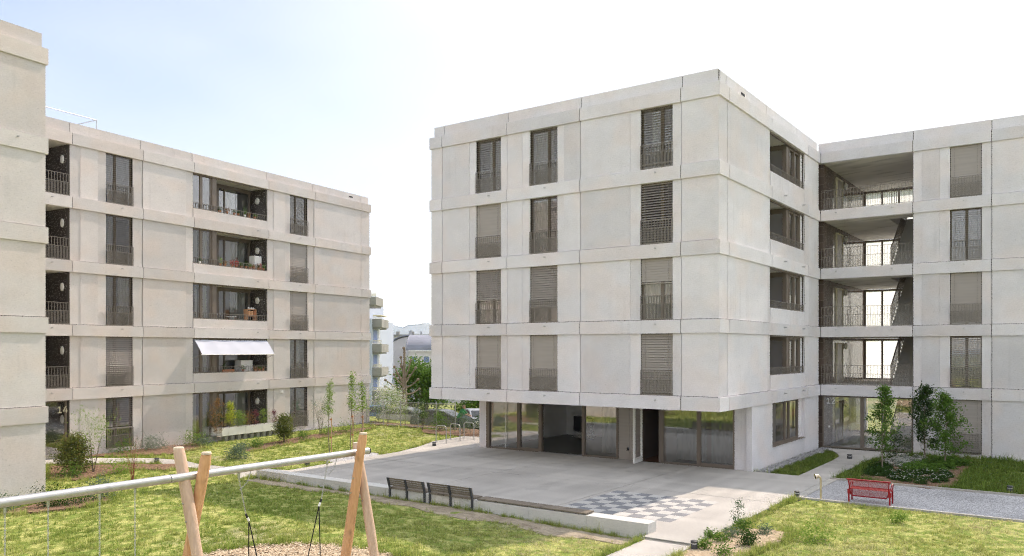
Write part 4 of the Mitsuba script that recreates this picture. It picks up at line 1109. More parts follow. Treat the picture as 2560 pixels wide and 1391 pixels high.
def chain(p, q, link=.036, r=.0036):
    mb = MB(); p, q = np.asarray(p, float), np.asarray(q, float); L_ = np.linalg.norm(q - p); n = int(L_ / (link * .8)); d = (q - p) / L_
    s1 = np.cross(d, [.3, .9, .1]); s1 /= np.linalg.norm(s1); s2 = np.cross(d, s1)
    for i in range(n):
        c = p + d * (i + .5) * L_ / n; s = s1 if i % 2 else s2
        pts = [c + d * link * .5 * math.cos(a) + s * link * .28 * math.sin(a) for a in np.linspace(0, 2 * np.pi, 7)]
        mb.tube(pts, r, 4, caps=False)
    return mb


ns_ = thing('nest_swing', 'nest swing hanging from chains and black ropes between the two pairs of logs', 'swing')
RC = bmp(1.66, 0, 0); RC[2] = 1.15
for t_, sg in ((2.49, -1), (.84, 1)):
    top = bmp(t_, 0, -.07); kn = bmp(t_ + sg * .12, .0, -.66)
    part(ns_, 'hanger', MB().tube([bmp(t_, 0, -.055), bmp(t_, 0, -.13)], .018, 8), 'm_steel')
    part(ns_, 'chain', chain(bmp(t_, 0, -.12), kn), 'm_galv')
    part(ns_, 'safety_chain', MB().mesh(trimesh.Trimesh(*chain(bmp(t_ - .2 * 1, 0, -.06), bmp(t_ - .15, 0, -.2), .03, .003).arr(), process=False)).mesh(trimesh.Trimesh(*chain(bmp(t_ - .15, 0, -.2), bmp(t_ - .02, 0, -.3), .03, .003).arr(), process=False)), 'm_steel')
    part(ns_, 'rope_clamp', MB().tube([kn, kn + (RC - kn) * .035], .017, 8), 'm_rubber')
    part(ns_, 'rope_clamp', MB().tube([kn + (RC - kn) * .035, kn + (RC - kn) * .075], .018, 8), 'm_white')
    for an in (.35, -.35):
        e = RC + np.array([*(BD * -sg * math.cos(an) * .52 + BQ * math.sin(an) * .52 * 1.3), 0])
        part(ns_, 'rope', MB().tube([kn + (RC - kn) * .07, e], .0085, 6), 'm_rubber')
ring = [RC + np.array([*(BD * math.cos(a) * .56 + BQ * math.sin(a) * .56), 0]) for a in np.linspace(0, 2 * np.pi, 25)]
part(ns_, 'ring', MB().tube(ring, .045, 8, caps=False), 'm_rubber')
mb = MB()
for o in np.arange(-.48, .5, .12):
    h_ = math.sqrt(.54 ** 2 - o ** 2)
    for d1, d2_ in ((BD, BQ), (BQ, BD)):
        mb.tube([RC + np.array([*(d1 * o + d2_ * s), -.12 * (1 - (s / .56) ** 2) * (1 - (o / .56) ** 2)]) for s in np.linspace(-h_, h_, 7)], .008, 5)
part(ns_, 'net', mb, 'm_rubber', kind='stuff')
for i, (ta, tb) in enumerate([(4.03, 4.48), (5.08, 5.54)]):
    s = thing('swing', ['single swing on two thin chains left of the left log pair', 'single swing on two thin chains at the left edge of the photo'][i], 'swing', 'chain swings under the left half of the beam')
    for t_ in (ta, tb):
        part(s, 'hanger', MB().tube([bmp(t_, 0, -.055), bmp(t_, 0, -.12)], .016, 8), 'm_steel')
        part(s, 'chain', chain(bmp(t_, 0, -.11), bmp(t_, 0, -2.05)), 'm_galv')
    c = (bmp(ta, 0, -2.07) + bmp(tb, 0, -2.07)) / 2
    part(s, 'seat', MB().obox(c, np.array([*BD, 0]) * .24, np.array([*BQ, 0]) * .08, np.array([0, 0, .018])), 'm_rubber')

# folding tables in the ground floor room
for i in range(5):
    k = thing('folding_table', f'{ORD[i]} black tipped up folding table from the left in the ground floor room', 'table', 'folded black tables parked in the room')
    a0 = 12.62 - .24 * i; w_ = -10.6 + .16 * i
    part(k, 'table_top', MB().box(FB, a0 - .66, a0 + .0, w_, w_ + .035, .30, 1.16 - .012 * (i % 2)), 'm_black')
    for a in (a0 - .56, a0 - .1):
        part(k, 'leg', MB().box(FB, a - .014, a + .014, w_ + .05, w_ + .085, .06, .36 if i < 4 else .75), 'm_white')
        part(k, 'foot', MB().box(FB, a - .02, a + .02, w_ - .2, w_ + .34, .03, .06), 'm_white')

# planters on concrete blocks in front of the left building
for i, (u0, u1, wa, wb) in enumerate([(11.52, 12.72, .22, .62), (10.28, 11.5, .22, .62), (9.04, 10.26, .22, .62), (12.74, 13.14, -.62, .62)]):
    k = thing('planter', ['left long white planter on concrete blocks before the ground floor glass', 'middle long white planter on concrete blocks', 'right long white planter on concrete blocks', 'white planter turned crosswise at the left end of the planter row'][i], 'planter', 'white planters in front of the left building')
    mb = MB(); z0, z1 = .25, .68
    mb.box(FA, u0, u1, wa, wa + .025, z0, z1); mb.box(FA, u0, u1, wb - .025, wb, z0, z1); mb.box(FA, u0, u0 + .025, wa + .025, wb - .025, z0, z1); mb.box(FA, u1 - .025, u1, wa + .025, wb - .025, z0, z1); mb.box(FA, u0 + .025, u1 - .025, wa + .025, wb - .025, z0, z0 + .03)
    part(k, 'box', mb, 'm_white')
    part(k, 'soil', MB().box(FA, u0 + .026, u1 - .026, wa + .026, wb - .026, z0 + .031, z1 - .05), 'm_mulch')
for i, u in enumerate([9.1, 9.55, 10.0, 10.45, 10.9, 11.35, 11.8, 12.25, 12.7, 12.98]):
    mb = MB(); w_ = .30 if u < 12.9 else -.3
    mb.box(FA, u, u + .2, w_, w_ + .25, -.1, .07).box(FA, u + .01, u + .21, w_ + .01, w_ + .26, .074, .246)
    single('concrete_block', mb, 'm_farconcrete', f'{ORD[9 - i]} pair of grey concrete blocks from the left under the white planters', 'concrete block', 'blocks under the white planters')

# ------------------------------------------------------------------ plants
def leaves(c, size, r, flat=0.35, long=1.0):
    """Folded diamond leaves at the points c."""
    n = len(c); size = np.broadcast_to(np.asarray(size, float), (n,)) * r.uniform(.65, 1.3, n)
    nrm = r.normal(0, 1, (n, 3)); nrm[:, 2] = np.abs(nrm[:, 2]) + flat; nrm /= np.linalg.norm(nrm, axis=1, keepdims=True)
    t = r.normal(0, 1, (n, 3)); t -= (t * nrm).sum(1, keepdims=True) * nrm; t /= np.linalg.norm(t, axis=1, keepdims=True)
    s = np.cross(nrm, t); L_ = size[:, None]
    v = np.stack([c - t * L_ * .5 * long, c + s * L_ * .27 + nrm * L_ * .10, c + t * L_ * .5 * long - nrm * L_ * .08, c - s * L_ * .27 + nrm * L_ * .10], 1).reshape(-1, 3)
    b = np.arange(n)[:, None, None] * 4
    return v, (b + np.array([[0, 1, 2], [0, 2, 3]])).reshape(-1, 3)


def P3(x, y, dz=0.0):
    return np.array([x, y, float(hz(x, y)) + dz])


def bush(name, label, cat, pos, h, rx, n, size, m, group=None, stems=5, shape='oval', base=0.0, extra=None, barkm='m_bark', clumps=26, seed=0, kind=None):
    r = np.random.default_rng(seed + int(abs(pos[0] * 97 + pos[1] * 31)))
    k = thing(name, label, cat, group, kind)
    mb = MB(); c = np.asarray(pos, float); cl = []
    for i in range(clumps):
        t = r.uniform(0.08, 1) ** .8 if shape != 'column' else r.uniform(.15, 1)
        a = r.uniform(0, 2 * np.pi); rad = rx * math.sqrt(r.uniform(.1, 1))
        prof_ = {'oval': math.sin(math.pi * min(1, .12 + t * .86)) ** .6, 'cone': (1.05 - t) ** .8, 'fan': .35 + .75 * t, 'column': .6 + .4 * math.sin(t * 9), 'vase': .25 + .9 * t ** 1.3}[shape]
        cl.append(c + [rad * prof_ * math.cos(a), rad * prof_ * math.sin(a), base + (h - base) * t])
    cl = np.array(cl)
    for i in range(stems):
        e = cl[r.integers(len(cl))]
        mid = c * .5 + e * .5 + [0, 0, h * .08]
        th_ = .55 if stems > 8 else 1.0
        mb.tube([c + [r.normal(0, .02), r.normal(0, .02), -.05], mid, e], [(.007 + .004 * h) * th_, (.005 + .003 * h) * th_, .003], 5, caps=False)
    part(k, 'stem', mb, barkm, kind='stuff' if stems > 1 else None)
    sg = (.62 if shape in ('oval', 'cone') else .45) * rx / (1 + clumps / 40)
    pts = cl[r.integers(len(cl), size=n)] + r.normal(0, 1, (n, 3)) * [sg, sg, max(sg * .9, h * .05)]
    pts[:, 2] = np.maximum(pts[:, 2], c[2] + .02)
    part(k, 'foliage', leaves(pts, size, r), m, kind='stuff')
    if extra:
        m2, frac, sz = extra
        q = cl[r.integers(len(cl), size=int(n * frac))]; d = q - (c + [0, 0, h * .45]); q = q + r.normal(0, sg * .8, q.shape) + d * .12 + [0, 0, .02]
        part(k, 'blossom', leaves(q, sz, r), m2, kind='stuff')
    return k


def tree(name, label, pos, h, w, z0, n, size, m, seed, trunk=.035, lean=(0, 0), group=None, prof_=None, nb=26, cat='tree', barkm='m_bark'):
    r = np.random.default_rng(seed)
    k = thing(name, label, cat, group)
    c = np.asarray(pos, float); ts = np.linspace(0, 1, 9)
    ax = np.array([c + [lean[0] * t + .04 * math.sin(5 * t + seed), lean[1] * t + .03 * math.cos(4 * t + seed), (h * t if t > 0 else -.1)] for t in ts])
    part(k, 'trunk', MB().tube(ax, trunk * (1.05 - .85 * ts), 8, caps=False), barkm, smooth=True)
    mb = MB(); cen = []
    for i in range(nb):
        t = (z0 + (h - z0) * ((i + .3) / nb) ** .95) / h
        b0 = np.array([np.interp(t, ts, ax[:, j]) for j in range(3)])
        tt = (t * h - z0) / (h - z0); wd = prof_(tt) if prof_ else math.sin(math.pi * min(1, .2 + .8 * tt)) ** .8
        L_ = w * wd * r.uniform(.55, 1.15); a = i * 2.399 + r.normal(0, .4)
        e = b0 + [L_ * math.cos(a), L_ * math.sin(a), L_ * r.uniform(.25, .9)]
        mid = b0 * .5 + e * .5 + [0, 0, L_ * .08]
        mb.tube([b0, mid, e], [trunk * .30, trunk * .2, trunk * .08], 4, caps=False)
        for s in np.linspace(.3, 1.05, 6): cen.append(b0 * (1 - s) + e * s + [0, 0, .1 * L_ * s])
    part(k, 'branches', mb, barkm, kind='stuff')
    cen.append(ax[-1]); cen = np.array(cen)
    keep = cen[r.uniform(size=len(cen)) > .12]
    pts = keep[r.integers(len(keep), size=n)] + r.normal(0, 1, (n, 3)) * (.085 * w + .035)
    part(k, 'crown', leaves(pts, size, r), m, kind='stuff')
    return k


# three young trees and a shrub in the bed before entrance 12
conical = lambda t: (.55 + .75 * math.sin(math.pi * min(1, .15 + t * .9))) * (1.08 - .62 * t)
tree('young_tree', 'young tree nearest the entrance path, in front of the glass doors of number 12', P3(14.91, 32.53), 3.40, .55, .75, 2600, .10, 'm_leaf', 3, .03, (.12, 0), 'young trees in the bed before entrance 12', conical)
tree('young_tree', 'dark leaved middle young tree in the bed before entrance 12', P3(18.20, 35.7), 3.25, .72, .55, 3400, .105, 'm_leafdark', 8, .035, (.1, 0), 'young trees in the bed before entrance 12', conical)
tree('young_tree', 'bright leaved young tree in front of the closed blind, right one of three', P3(18.08, 33.63), 2.98, .74, .5, 3600, .105, 'm_leaf', 5, .035, (-.05, 0), 'young trees in the bed before entrance 12', conical)
bush('shrub', 'small dark shrub between two young trees before the entrance glass', 'shrub', P3(17.0, 35.6), 1.15, .42, 1000, .075, 'm_leafdark', seed=2)
# planting of that bed
r = np.random.default_rng(77)


def cover(name, label, poly, n, hgt, size, m, seed, flower=None, mound=1.0, clumps=60):
    r = np.random.default_rng(seed); x0, y0, x1, y1 = poly.bounds
    cs = []
    while len(cs) < clumps:
        x, y = r.uniform(x0, x1), r.uniform(y0, y1)
        if poly.contains(Point(x, y)): cs.append((x, y, r.uniform(.5, 1.25) * hgt))
    cs = np.array(cs); i = r.integers(len(cs), size=n); q = r.normal(0, 1, (n, 3)); q /= np.linalg.norm(q, axis=1, keepdims=True); q *= r.uniform(.5, 1, (n, 1))
    H = cs[i, 2:3]
    pts = np.concatenate([cs[i, :2] + q[:, :2] * H * 1.05, np.abs(q[:, 2:]) * H], 1); pts[:, 2] += hz(pts[:, 0], pts[:, 1]) + .03
    k = single(name, leaves(pts, size, r), m, label, kind='stuff')
    if flower:
        nf, fm, fs = flower
        i = r.integers(len(cs), size=nf); q = r.normal(0, 1, (nf, 3)); q[:, 2] = np.abs(q[:, 2]) + .6; q /= np.linalg.norm(q, axis=1, keepdims=True); H = cs[i, 2:3]
        pts = np.concatenate([cs[i, :2] + q[:, :2] * H * 1.05, q[:, 2:] * H * 1.08], 1); pts[:, 2] += hz(pts[:, 0], pts[:, 1]) + .04
        part(k, 'flowers', leaves(pts, fs, r, 1.5, .9), fm, kind='stuff')
    return k


WP_ = lambda pts: Polygon(pts)
bedR = beds[5]
cover('ground_cover', 'dark green ground cover with scattered white flowers before the young trees', WP_([(13.9, 30.6), (14.9, 29.3), (16.2, 29.9), (17.6, 32.0), (16.0, 32.2), (14.7, 32.2), (13.9, 31.4)]), 9000, .21, .07, 'm_leafdark', 1, (420, 'm_flower', .06), clumps=85)
cover('ground_cover', 'leafy green perennials around the right young tree', WP_([(15.4, 32.0), (17.4, 32.3), (19.3, 34.2), (19.2, 35.6), (17.8, 34.6), (16.4, 33.4)]), 8000, .33, .095, 'm_leaf', 2, clumps=56)
cover('white_flowers', 'mat of white flowers between the young trees', WP_([(15.6, 33.3), (16.6, 33.9), (18.0, 35.2), (18.6, 36.3), (17.4, 36.1), (16.2, 34.9)]), 3200, .19, .06, 'm_leafgrey', 3, (3600, 'm_flower', .05), clumps=44)
cover('ground_cover', 'dark plants beside the entrance path at the corner of the bed', WP_([(13.5, 31.2), (14.4, 31.1), (15.6, 33.2), (15.5, 34.2), (14.7, 33.0)]), 4200, .26, .08, 'm_leafdark', 4, clumps=40)

# shrubs and saplings on the left lawn
bush('shrub', 'large dense dark shrub with bright shoots at the corner of the nearest building', 'shrub', P3(-17.35, 31.95), 1.5, .52, 4200, .09, 'm_leafolive', seed=4, extra=('m_leafbrown', .10, .06), clumps=40)
bush('shrub', 'thin yellow green shoots rising behind the large dark shrub', 'shrub', P3(-16.75, 32.3), 2.45, .72, 700, .075, 'm_leafbright', shape='vase', stems=9, seed=5, clumps=24, base=.9)
bush('shrub', 'round dark glossy shrub between the planters and the right window', 'shrub', P3(-12.05, 42.7), 1.32, .44, 3200, .09, 'm_leafolive', seed=6, clumps=34)
bush('shrub', 'multi stemmed shrub with sparse small leaves before the right ground floor window', 'shrub', P3(-11.05, 46.6), 2.1, .55, 700, .06, 'm_leafgrey', shape='vase', stems=11, seed=7, base=.7, clumps=30)
bush('shrub', 'grey green shrub behind the two tied saplings near the building corner', 'shrub', P3(-9.6, 48.8), 2.4, .42, 650, .06, 'm_leafgrey', shape='vase', stems=9, seed=8, base=.7)
bush('shrub', 'bare red twigs rising from the lawn behind the swing beam', 'shrub', P3(-14.2, 30.2), 1.85, .42, 130, .045, 'm_leafolive', shape='vase', stems=12, seed=9, barkm='m_redtwig', base=.5)
bush('shrub', 'white blossoming shrub in front of the chain link fence', 'shrub', P3(-8.45, 56.0) * [1, .985, 1], 2.25, .95, 2600, .085, 'm_leafbright', stems=9, seed=10, extra=('m_flower', .75, .10), base=.8, clumps=34)


def sapling(label, pos, h, z0, w, n, seed, stakeh):
    k = tree('sapling', label, pos, h, w, z0, n, .085, 'm_leafbright', seed, .022, (.05 * (seed % 3 - 1), 0), 'staked saplings on the left lawn', lambda t: 1.35 if t < .18 else .22, 20, barkm='m_bark')
    st = MB().tube([pos + [.09, -.03, -.1], pos + [.09, -.03, stakeh]], .024, 8)
    part(k, 'stake', st, 'm_stake', smooth=40)
    for z in (stakeh * .45, stakeh - .12): part(k, 'tie', MB().lathe(pos + [.06, -.02, z], [(.055, 0), (.06, .03), (.055, .06)], 8), 'm_terracotta')


sapling('staked sapling left of the other two, in front of the bare gravel patch', P3(-8.55, 37.85), 3.42, 1.7, .50, 520, 3, 1.75)
sapling('tallest staked sapling, middle of the three beside the plaza', P3(-7.75, 38.9), 3.75, 1.8, .55, 560, 4, 1.8)
sapling('staked sapling right of the other two, before the building corner', P3(-7.45, 39.9), 3.25, 1.7, .55, 540, 5, 1.7)
tree('sapling', 'thin brown leaved sapling in front of the white planters', P3(-15.45, 42.3), 2.35, .42, .5, 800, .075, 'm_leafbrown', 21, .018, (.02, 0))
for nm, lab, x, y, h, w, n, m in [
    ('shrub', 'yellow green low shrub left of the planters at the building foot', -16.3, 41.2, .62, .55, 900, 'm_leafbright'),
    ('shrub', 'grey leaved low plant under the left building panel', -17.5, 39.6, .5, .6, 900, 'm_leafgrey'),
    ('shrub', 'low green plants at the foot of the left building beside the path', -18.6, 38.1, .35, .7, 800, 'm_leaf'),
    ('shrub', 'low grey green plants left of the lone planter tree', -15.75, 41.1, .5, .4, 600, 'm_leafgrey'),
    ('perennial', 'blue green tuft of leaves alone in the middle of the left lawn', -12.35, 36.3, .42, .40, 1100, 'm_leafgrey'),
    ('perennial', 'green plant left of the round dark shrub in the mulch strip', -12.9, 40.6, .32, .35, 500, 'm_leaf'),
    ('perennial', 'grey green plant close to the left end of the mulch strip', -13.2, 39.7, .28, .3, 400, 'm_leafgrey'),
    ('perennial', 'green perennial right of the round dark shrub', -11.5, 44.2, .35, .3, 400, 'm_leaf'),
    ('perennial', 'yellow green perennials in the mulch strip by the shrub with many stems', -10.6, 46.6, .4, .45, 600, 'm_leafbright'),
    ('perennial', 'yellow green perennials behind the tied saplings', -9.8, 47.9, .45, .5, 700, 'm_leafbright'),
    ('perennial', 'green perennial at the front of the large dark shrub', -16.9, 30.9, .4, .35, 600, 'm_leaf'),
    ('perennial', 'low light green plants right of the large dark shrub', -15.6, 32.3, .3, .6, 700, 'm_leafbright'),
    ('perennial', 'dark green leafy plant under the swing beam, right one', -12.75, 25.0, .5, .42, 1000, 'm_leafgrey'),
    ('perennial', 'dark green leafy plant under the swing beam, middle one', -13.0, 23.9, .34, .5, 1000, 'm_leafdark'),
    ('perennial', 'dark green leafy plant under the swing beam, left one', -13.75, 23.75, .42, .45, 1000, 'm_leafdark'),
    ('perennial', 'grey green plant under the swing beam at the left edge of the photo', -14.6, 23.2, .42, .35, 700, 'm_leafgrey'),
    ('perennial', 'tall weedy plant at the tip of the lower mulch bed', 6.28, 22.35, .72, .16, 260, 'm_leafgrey'),
    ('perennial', 'green plant just below the tall weedy plant in the lower mulch bed', 6.2, 21.7, .34, .19, 420, 'm_leaf'),
    ('perennial', 'round dark green plant in the middle of the lower mulch bed', 5.9, 20.2, .36, .2, 700, 'm_leafdark'),
    ('perennial', 'green plant left of the round dark one in the lower mulch bed', 5.35, 20.7, .24, .19, 400, 'm_leaf'),
    ('perennial', 'small plant beside the edge of the path in the lower mulch bed', 4.75, 19.9, .22, .17, 320, 'm_leaf'),
    ('perennial', 'small pale plant at the upper middle of the lower mulch bed', 5.75, 21.2, .22, .2, 320, 'm_leafgrey'),
    ('perennial', 'low plant at the bottom edge of the photo in the lower mulch bed', 5.05, 19.3, .22, .2, 340, 'm_leaf'),
    ('perennial', 'small plant at the right edge of the lower mulch bed', 6.7, 21.5, .2, .18, 300, 'm_leafgrey'),
    ('perennial', 'thin plant left of the red bench lawn edge in the lower mulch bed', 5.2, 21.05, .2, .15, 240, 'm_leaf'),
    ('perennial', 'leafy weed clump on the right lawn below the red bench', 11.0, 22.95, .24, .22, 420, 'm_leafbright'),
    ('perennial', 'broad weed clump on the right lawn above the lower mulch bed', 7.7, 20.8, .3, .5, 900, 'm_leafbright'),
    ('shrub', 'green shrub in the mulch bed left of the bike hoops', -4.35, 48.6, 1.0, .38, 900, 'm_leaf'),
    ('shrub', 'green shrub in the mulch bed behind the bike hoops', -2.9, 47.2, 1.05, .42, 900, 'm_leafgrey'),
    ('shrub', 'dark shrub beside the concrete pillar of the middle building', -1.75, 46.6, 1.15, .42, 900, 'm_leafdark'),
    ('shrub', 'slim dark sapling in the mulch bed before the fence', -5.45, 48.9, 2.1, .28, 700, 'm_leafdark'),
]:
    bush(nm, lab, 'shrub' if nm == 'shrub' else 'plant', P3(x, y), h, w, n, .075 if y > 26 else .06, m, stems=4, clumps=18, seed=3)
# hedge plants along the fence
for i, (x, y, h, m) in enumerate([(-6.9, 52.2, 1.25, 'm_leafbright'), (-6.2, 51.6, 1.1, 'm_leafgrey'), (-5.6, 51.2, 1.35, 'm_leafbright'), (-4.6, 50.3, 1.2, 'm_leaf'), (-3.6, 49.5, 1.1, 'm_leafdark'), (-8.9, 53.7, 1.0, 'm_leaf')]):
    bush('hedge_plant', ['pale young hedge plant nearest the white blossoming shrub', 'grey young hedge plant at the fence', 'tallest pale young hedge plant at the fence', 'green young hedge plant before the dark car', 'dark young hedge plant at the end of the fence', 'young hedge plant at the building corner'][i], 'plant', P3(x, y), h, .22, 260, .07, m, group='young hedge plants along the fence', stems=3, clumps=14, seed=20 + i)
# plants standing in the planters
for i, (u, w_, h, rx, n, m, lab) in enumerate([(12.45, .42, 1.45, .26, 1300, 'm_leafyellow', 'yellow green conifer in the left white planter'), (11.85, .42, .8, .34, 800, 'm_leafbright', 'bushy light green plant in the left white planter'),
                                              (11.1, .42, .75, .3, 420, 'm_leafbrown', 'reddish green plant in the middle white planter'), (10.6, .42, .8, .17, 300, 'm_leafpurple', 'purple leaved plant in the middle white planter'),
                                              (9.95, .42, .85, .22, 420, 'm_leafbright', 'light green plant in the right white planter'), (9.2, .42, .75, .16, 260, 'm_leafpurple', 'purple leaved plant at the right end of the planters'), (12.95, .0, .8, .3, 700, 'm_leafdark', 'dark green plant in the crosswise white planter')]):
    p = FA.p(u, w_, .6)
    bush('planter_plant', lab, 'plant', p, h, rx, n, .065, m, group='plants in the white planters', stems=3, shape='cone' if i == 0 else 'oval', clumps=26 if i == 0 else 16, seed=40 + i)
cover('planter_greens', 'low trailing greenery along the rims of the white planters', Polygon([tuple(FA.p(u, w_, 0)[:2]) for u, w_ in ((9.05, .25), (12.7, .25), (12.7, .6), (9.05, .6))]), 10, .01, .01, 'm_leaf', 6, clumps=4) if False else None

# pots on the balconies
for lv, items in {3: [(13.9, .22, 'm_leafgrey'), (12.55, .34, 'm_leafbright'), (12.25, .16, 'm_leafbrown'), (11.75, .26, 'm_redflower'), (11.45, .3, 'm_redflower'), (11.1, .2, 'm_leaf'), (10.75, .28, 'm_leafdark'), (10.45, .16, 'm_leaf'), (10.2, .12, 'm_leafbrown'), (9.85, .22, 'm_leafdark'), (9.72, .24, 'm_redflower'), (9.45, .22, 'm_leaf')],
                  4: [(12.6, .14, 'm_leafdark'), (12.1, .18, 'm_leafbrown'), (11.6, .2, 'm_leafgrey'), (11.3, .16, 'm_leafdark'), (10.85, .36, 'm_leaf'), (10.55, .14, 'm_leafbrown'), (10.1, .15, 'm_leaf')],
                  1: [(12.25, .4, 'm_leafdark'), (10.95, .2, 'm_leaf'), (10.05, .12, 'm_leafbrown'), (9.75, .14, 'm_leaf'), (9.5, .12, 'm_leafbrown')]}.items():
    zs = BANDS[lv - 1][1] + .5; fl = {4: 'top', 3: 'third', 1: 'first'}[lv]
    for j, (u, h, m) in enumerate(sorted(items, key=lambda t: -t[0])):
        k = thing('flower_pot', f'{ORD[j]} plant pot from the left on the {fl} floor balcony of the left building', 'plant pot', f'plant pots on the {fl} floor balcony')
        c = FA.p(u, -.205, zs); rr_ = .072
        part(k, 'pot', MB().lathe(c, [(rr_ * .7, 0), (rr_, .13), (rr_ * 1.12, .13), (rr_ * 1.12, .155), (rr_ * .9, .155), (0, .145)], 12), 'm_white' if (lv, j) in ((3, 0), (4, 4)) else 'm_terracotta', smooth=40)
        q = c + [0, 0, .15] + rng.normal(0, 1, (110, 3)) * [.06, .06, h * .35] + [0, 0, h * .45]
        part(k, 'plant', leaves(q, .06, rng), m, kind='stuff')
tr = thing('trough', 'orange terracotta trough on the first floor balcony under the awning', 'trough')
part(tr, 'box', MB().box(FA, 11.6, 12.4, -.28, -.15, 3.63, 3.80), 'm_terracotta')
cab = thing('cabinet', 'tall white cabinet at the right end of the third floor balcony', 'cabinet')
part(cab, 'body', MB().box(FA, 9.42, 9.95, -.82, -.40, BANDS[2][1], BANDS[2][1] + 1.36), 'm_white'); part(cab, 'door', MB().box(FA, 9.43, 9.94, -.395, -.38, BANDS[2][1] + .05, BANDS[2][1] + 1.33), 'm_white')
cab = thing('cabinet', 'low white cabinet on the first floor balcony under the awning', 'cabinet')
part(cab, 'body', MB().box(FA, 9.9, 10.75, -1.1, -.6, BANDS[0][1], BANDS[0][1] + 1.12), 'm_white'); part(cab, 'top', MB().box(FA, 9.88, 10.77, -1.12, -.58, BANDS[0][1] + 1.124, BANDS[0][1] + 1.15), 'm_white')
sh_ = thing('wooden_shelf', 'brown wooden shelf with white things on top on the second floor balcony', 'shelf')
part(sh_, 'frame', MB().box(FA, 9.75, 9.78, -.75, -.45, 6.02, 7.2).box(FA, 10.4, 10.43, -.75, -.45, 6.02, 7.2).box(FA, 9.78, 10.4, -.75, -.45, 7.17, 7.2), 'm_robinia')
for z in (6.4, 6.8): part(sh_, 'board', MB().box(FA, 9.785, 10.395, -.75, -.45, z, z + .025), 'm_robinia')
for i, (u, m) in enumerate([(9.85, 'm_terracotta'), (10.05, 'm_robinia'), (10.25, 'm_robinia')]): part(sh_, 'box', MB().box(FA, u - .05, u + .09, -.7, -.44, 6.83, 7.1), m)
for u in (9.85, 10.0, 10.2): part(sh_, 'ornament', MB().lathe(FA.p(u, -.6, 7.2), [(.05, 0), (.07, .05), (.03, .12), (0, .14)], 8), 'm_white')
tab = thing('balcony_table', 'small round white table on the second floor balcony', 'table')
part(tab, 'top', MB().lathe(FA.p(11.35, -.75, 6.02), [(0, .70), (.3, .70), (.3, .73), (0, .735)], 18), 'm_white'); part(tab, 'leg', MB().lathe(FA.p(11.35, -.75, 6.02), [(.16, 0), (.03, .03), (.03, .7)], 10), 'm_steel')


# ------------------------------------------------------------------ people
def flesh(bones, extra=0.0, edge=.03, it=6):
    m = None
    for (a, ra), (b, rb_) in bones:
        pa, pb = (m3.Manifold.sphere(r_ + extra, 20).translate(tuple(map(float, q))) for q, r_ in ((a, ra), (b, rb_)))
        h_ = m3.Manifold.batch_hull([pa, pb]); m = h_ if m is None else m + h_
    me = m.refine_to_length(edge).to_mesh()
    t = trimesh.Trimesh(me.vert_properties[:, :3], me.tri_verts, process=True)
    trimesh.smoothing.filter_taubin(t, iterations=it)
    return t


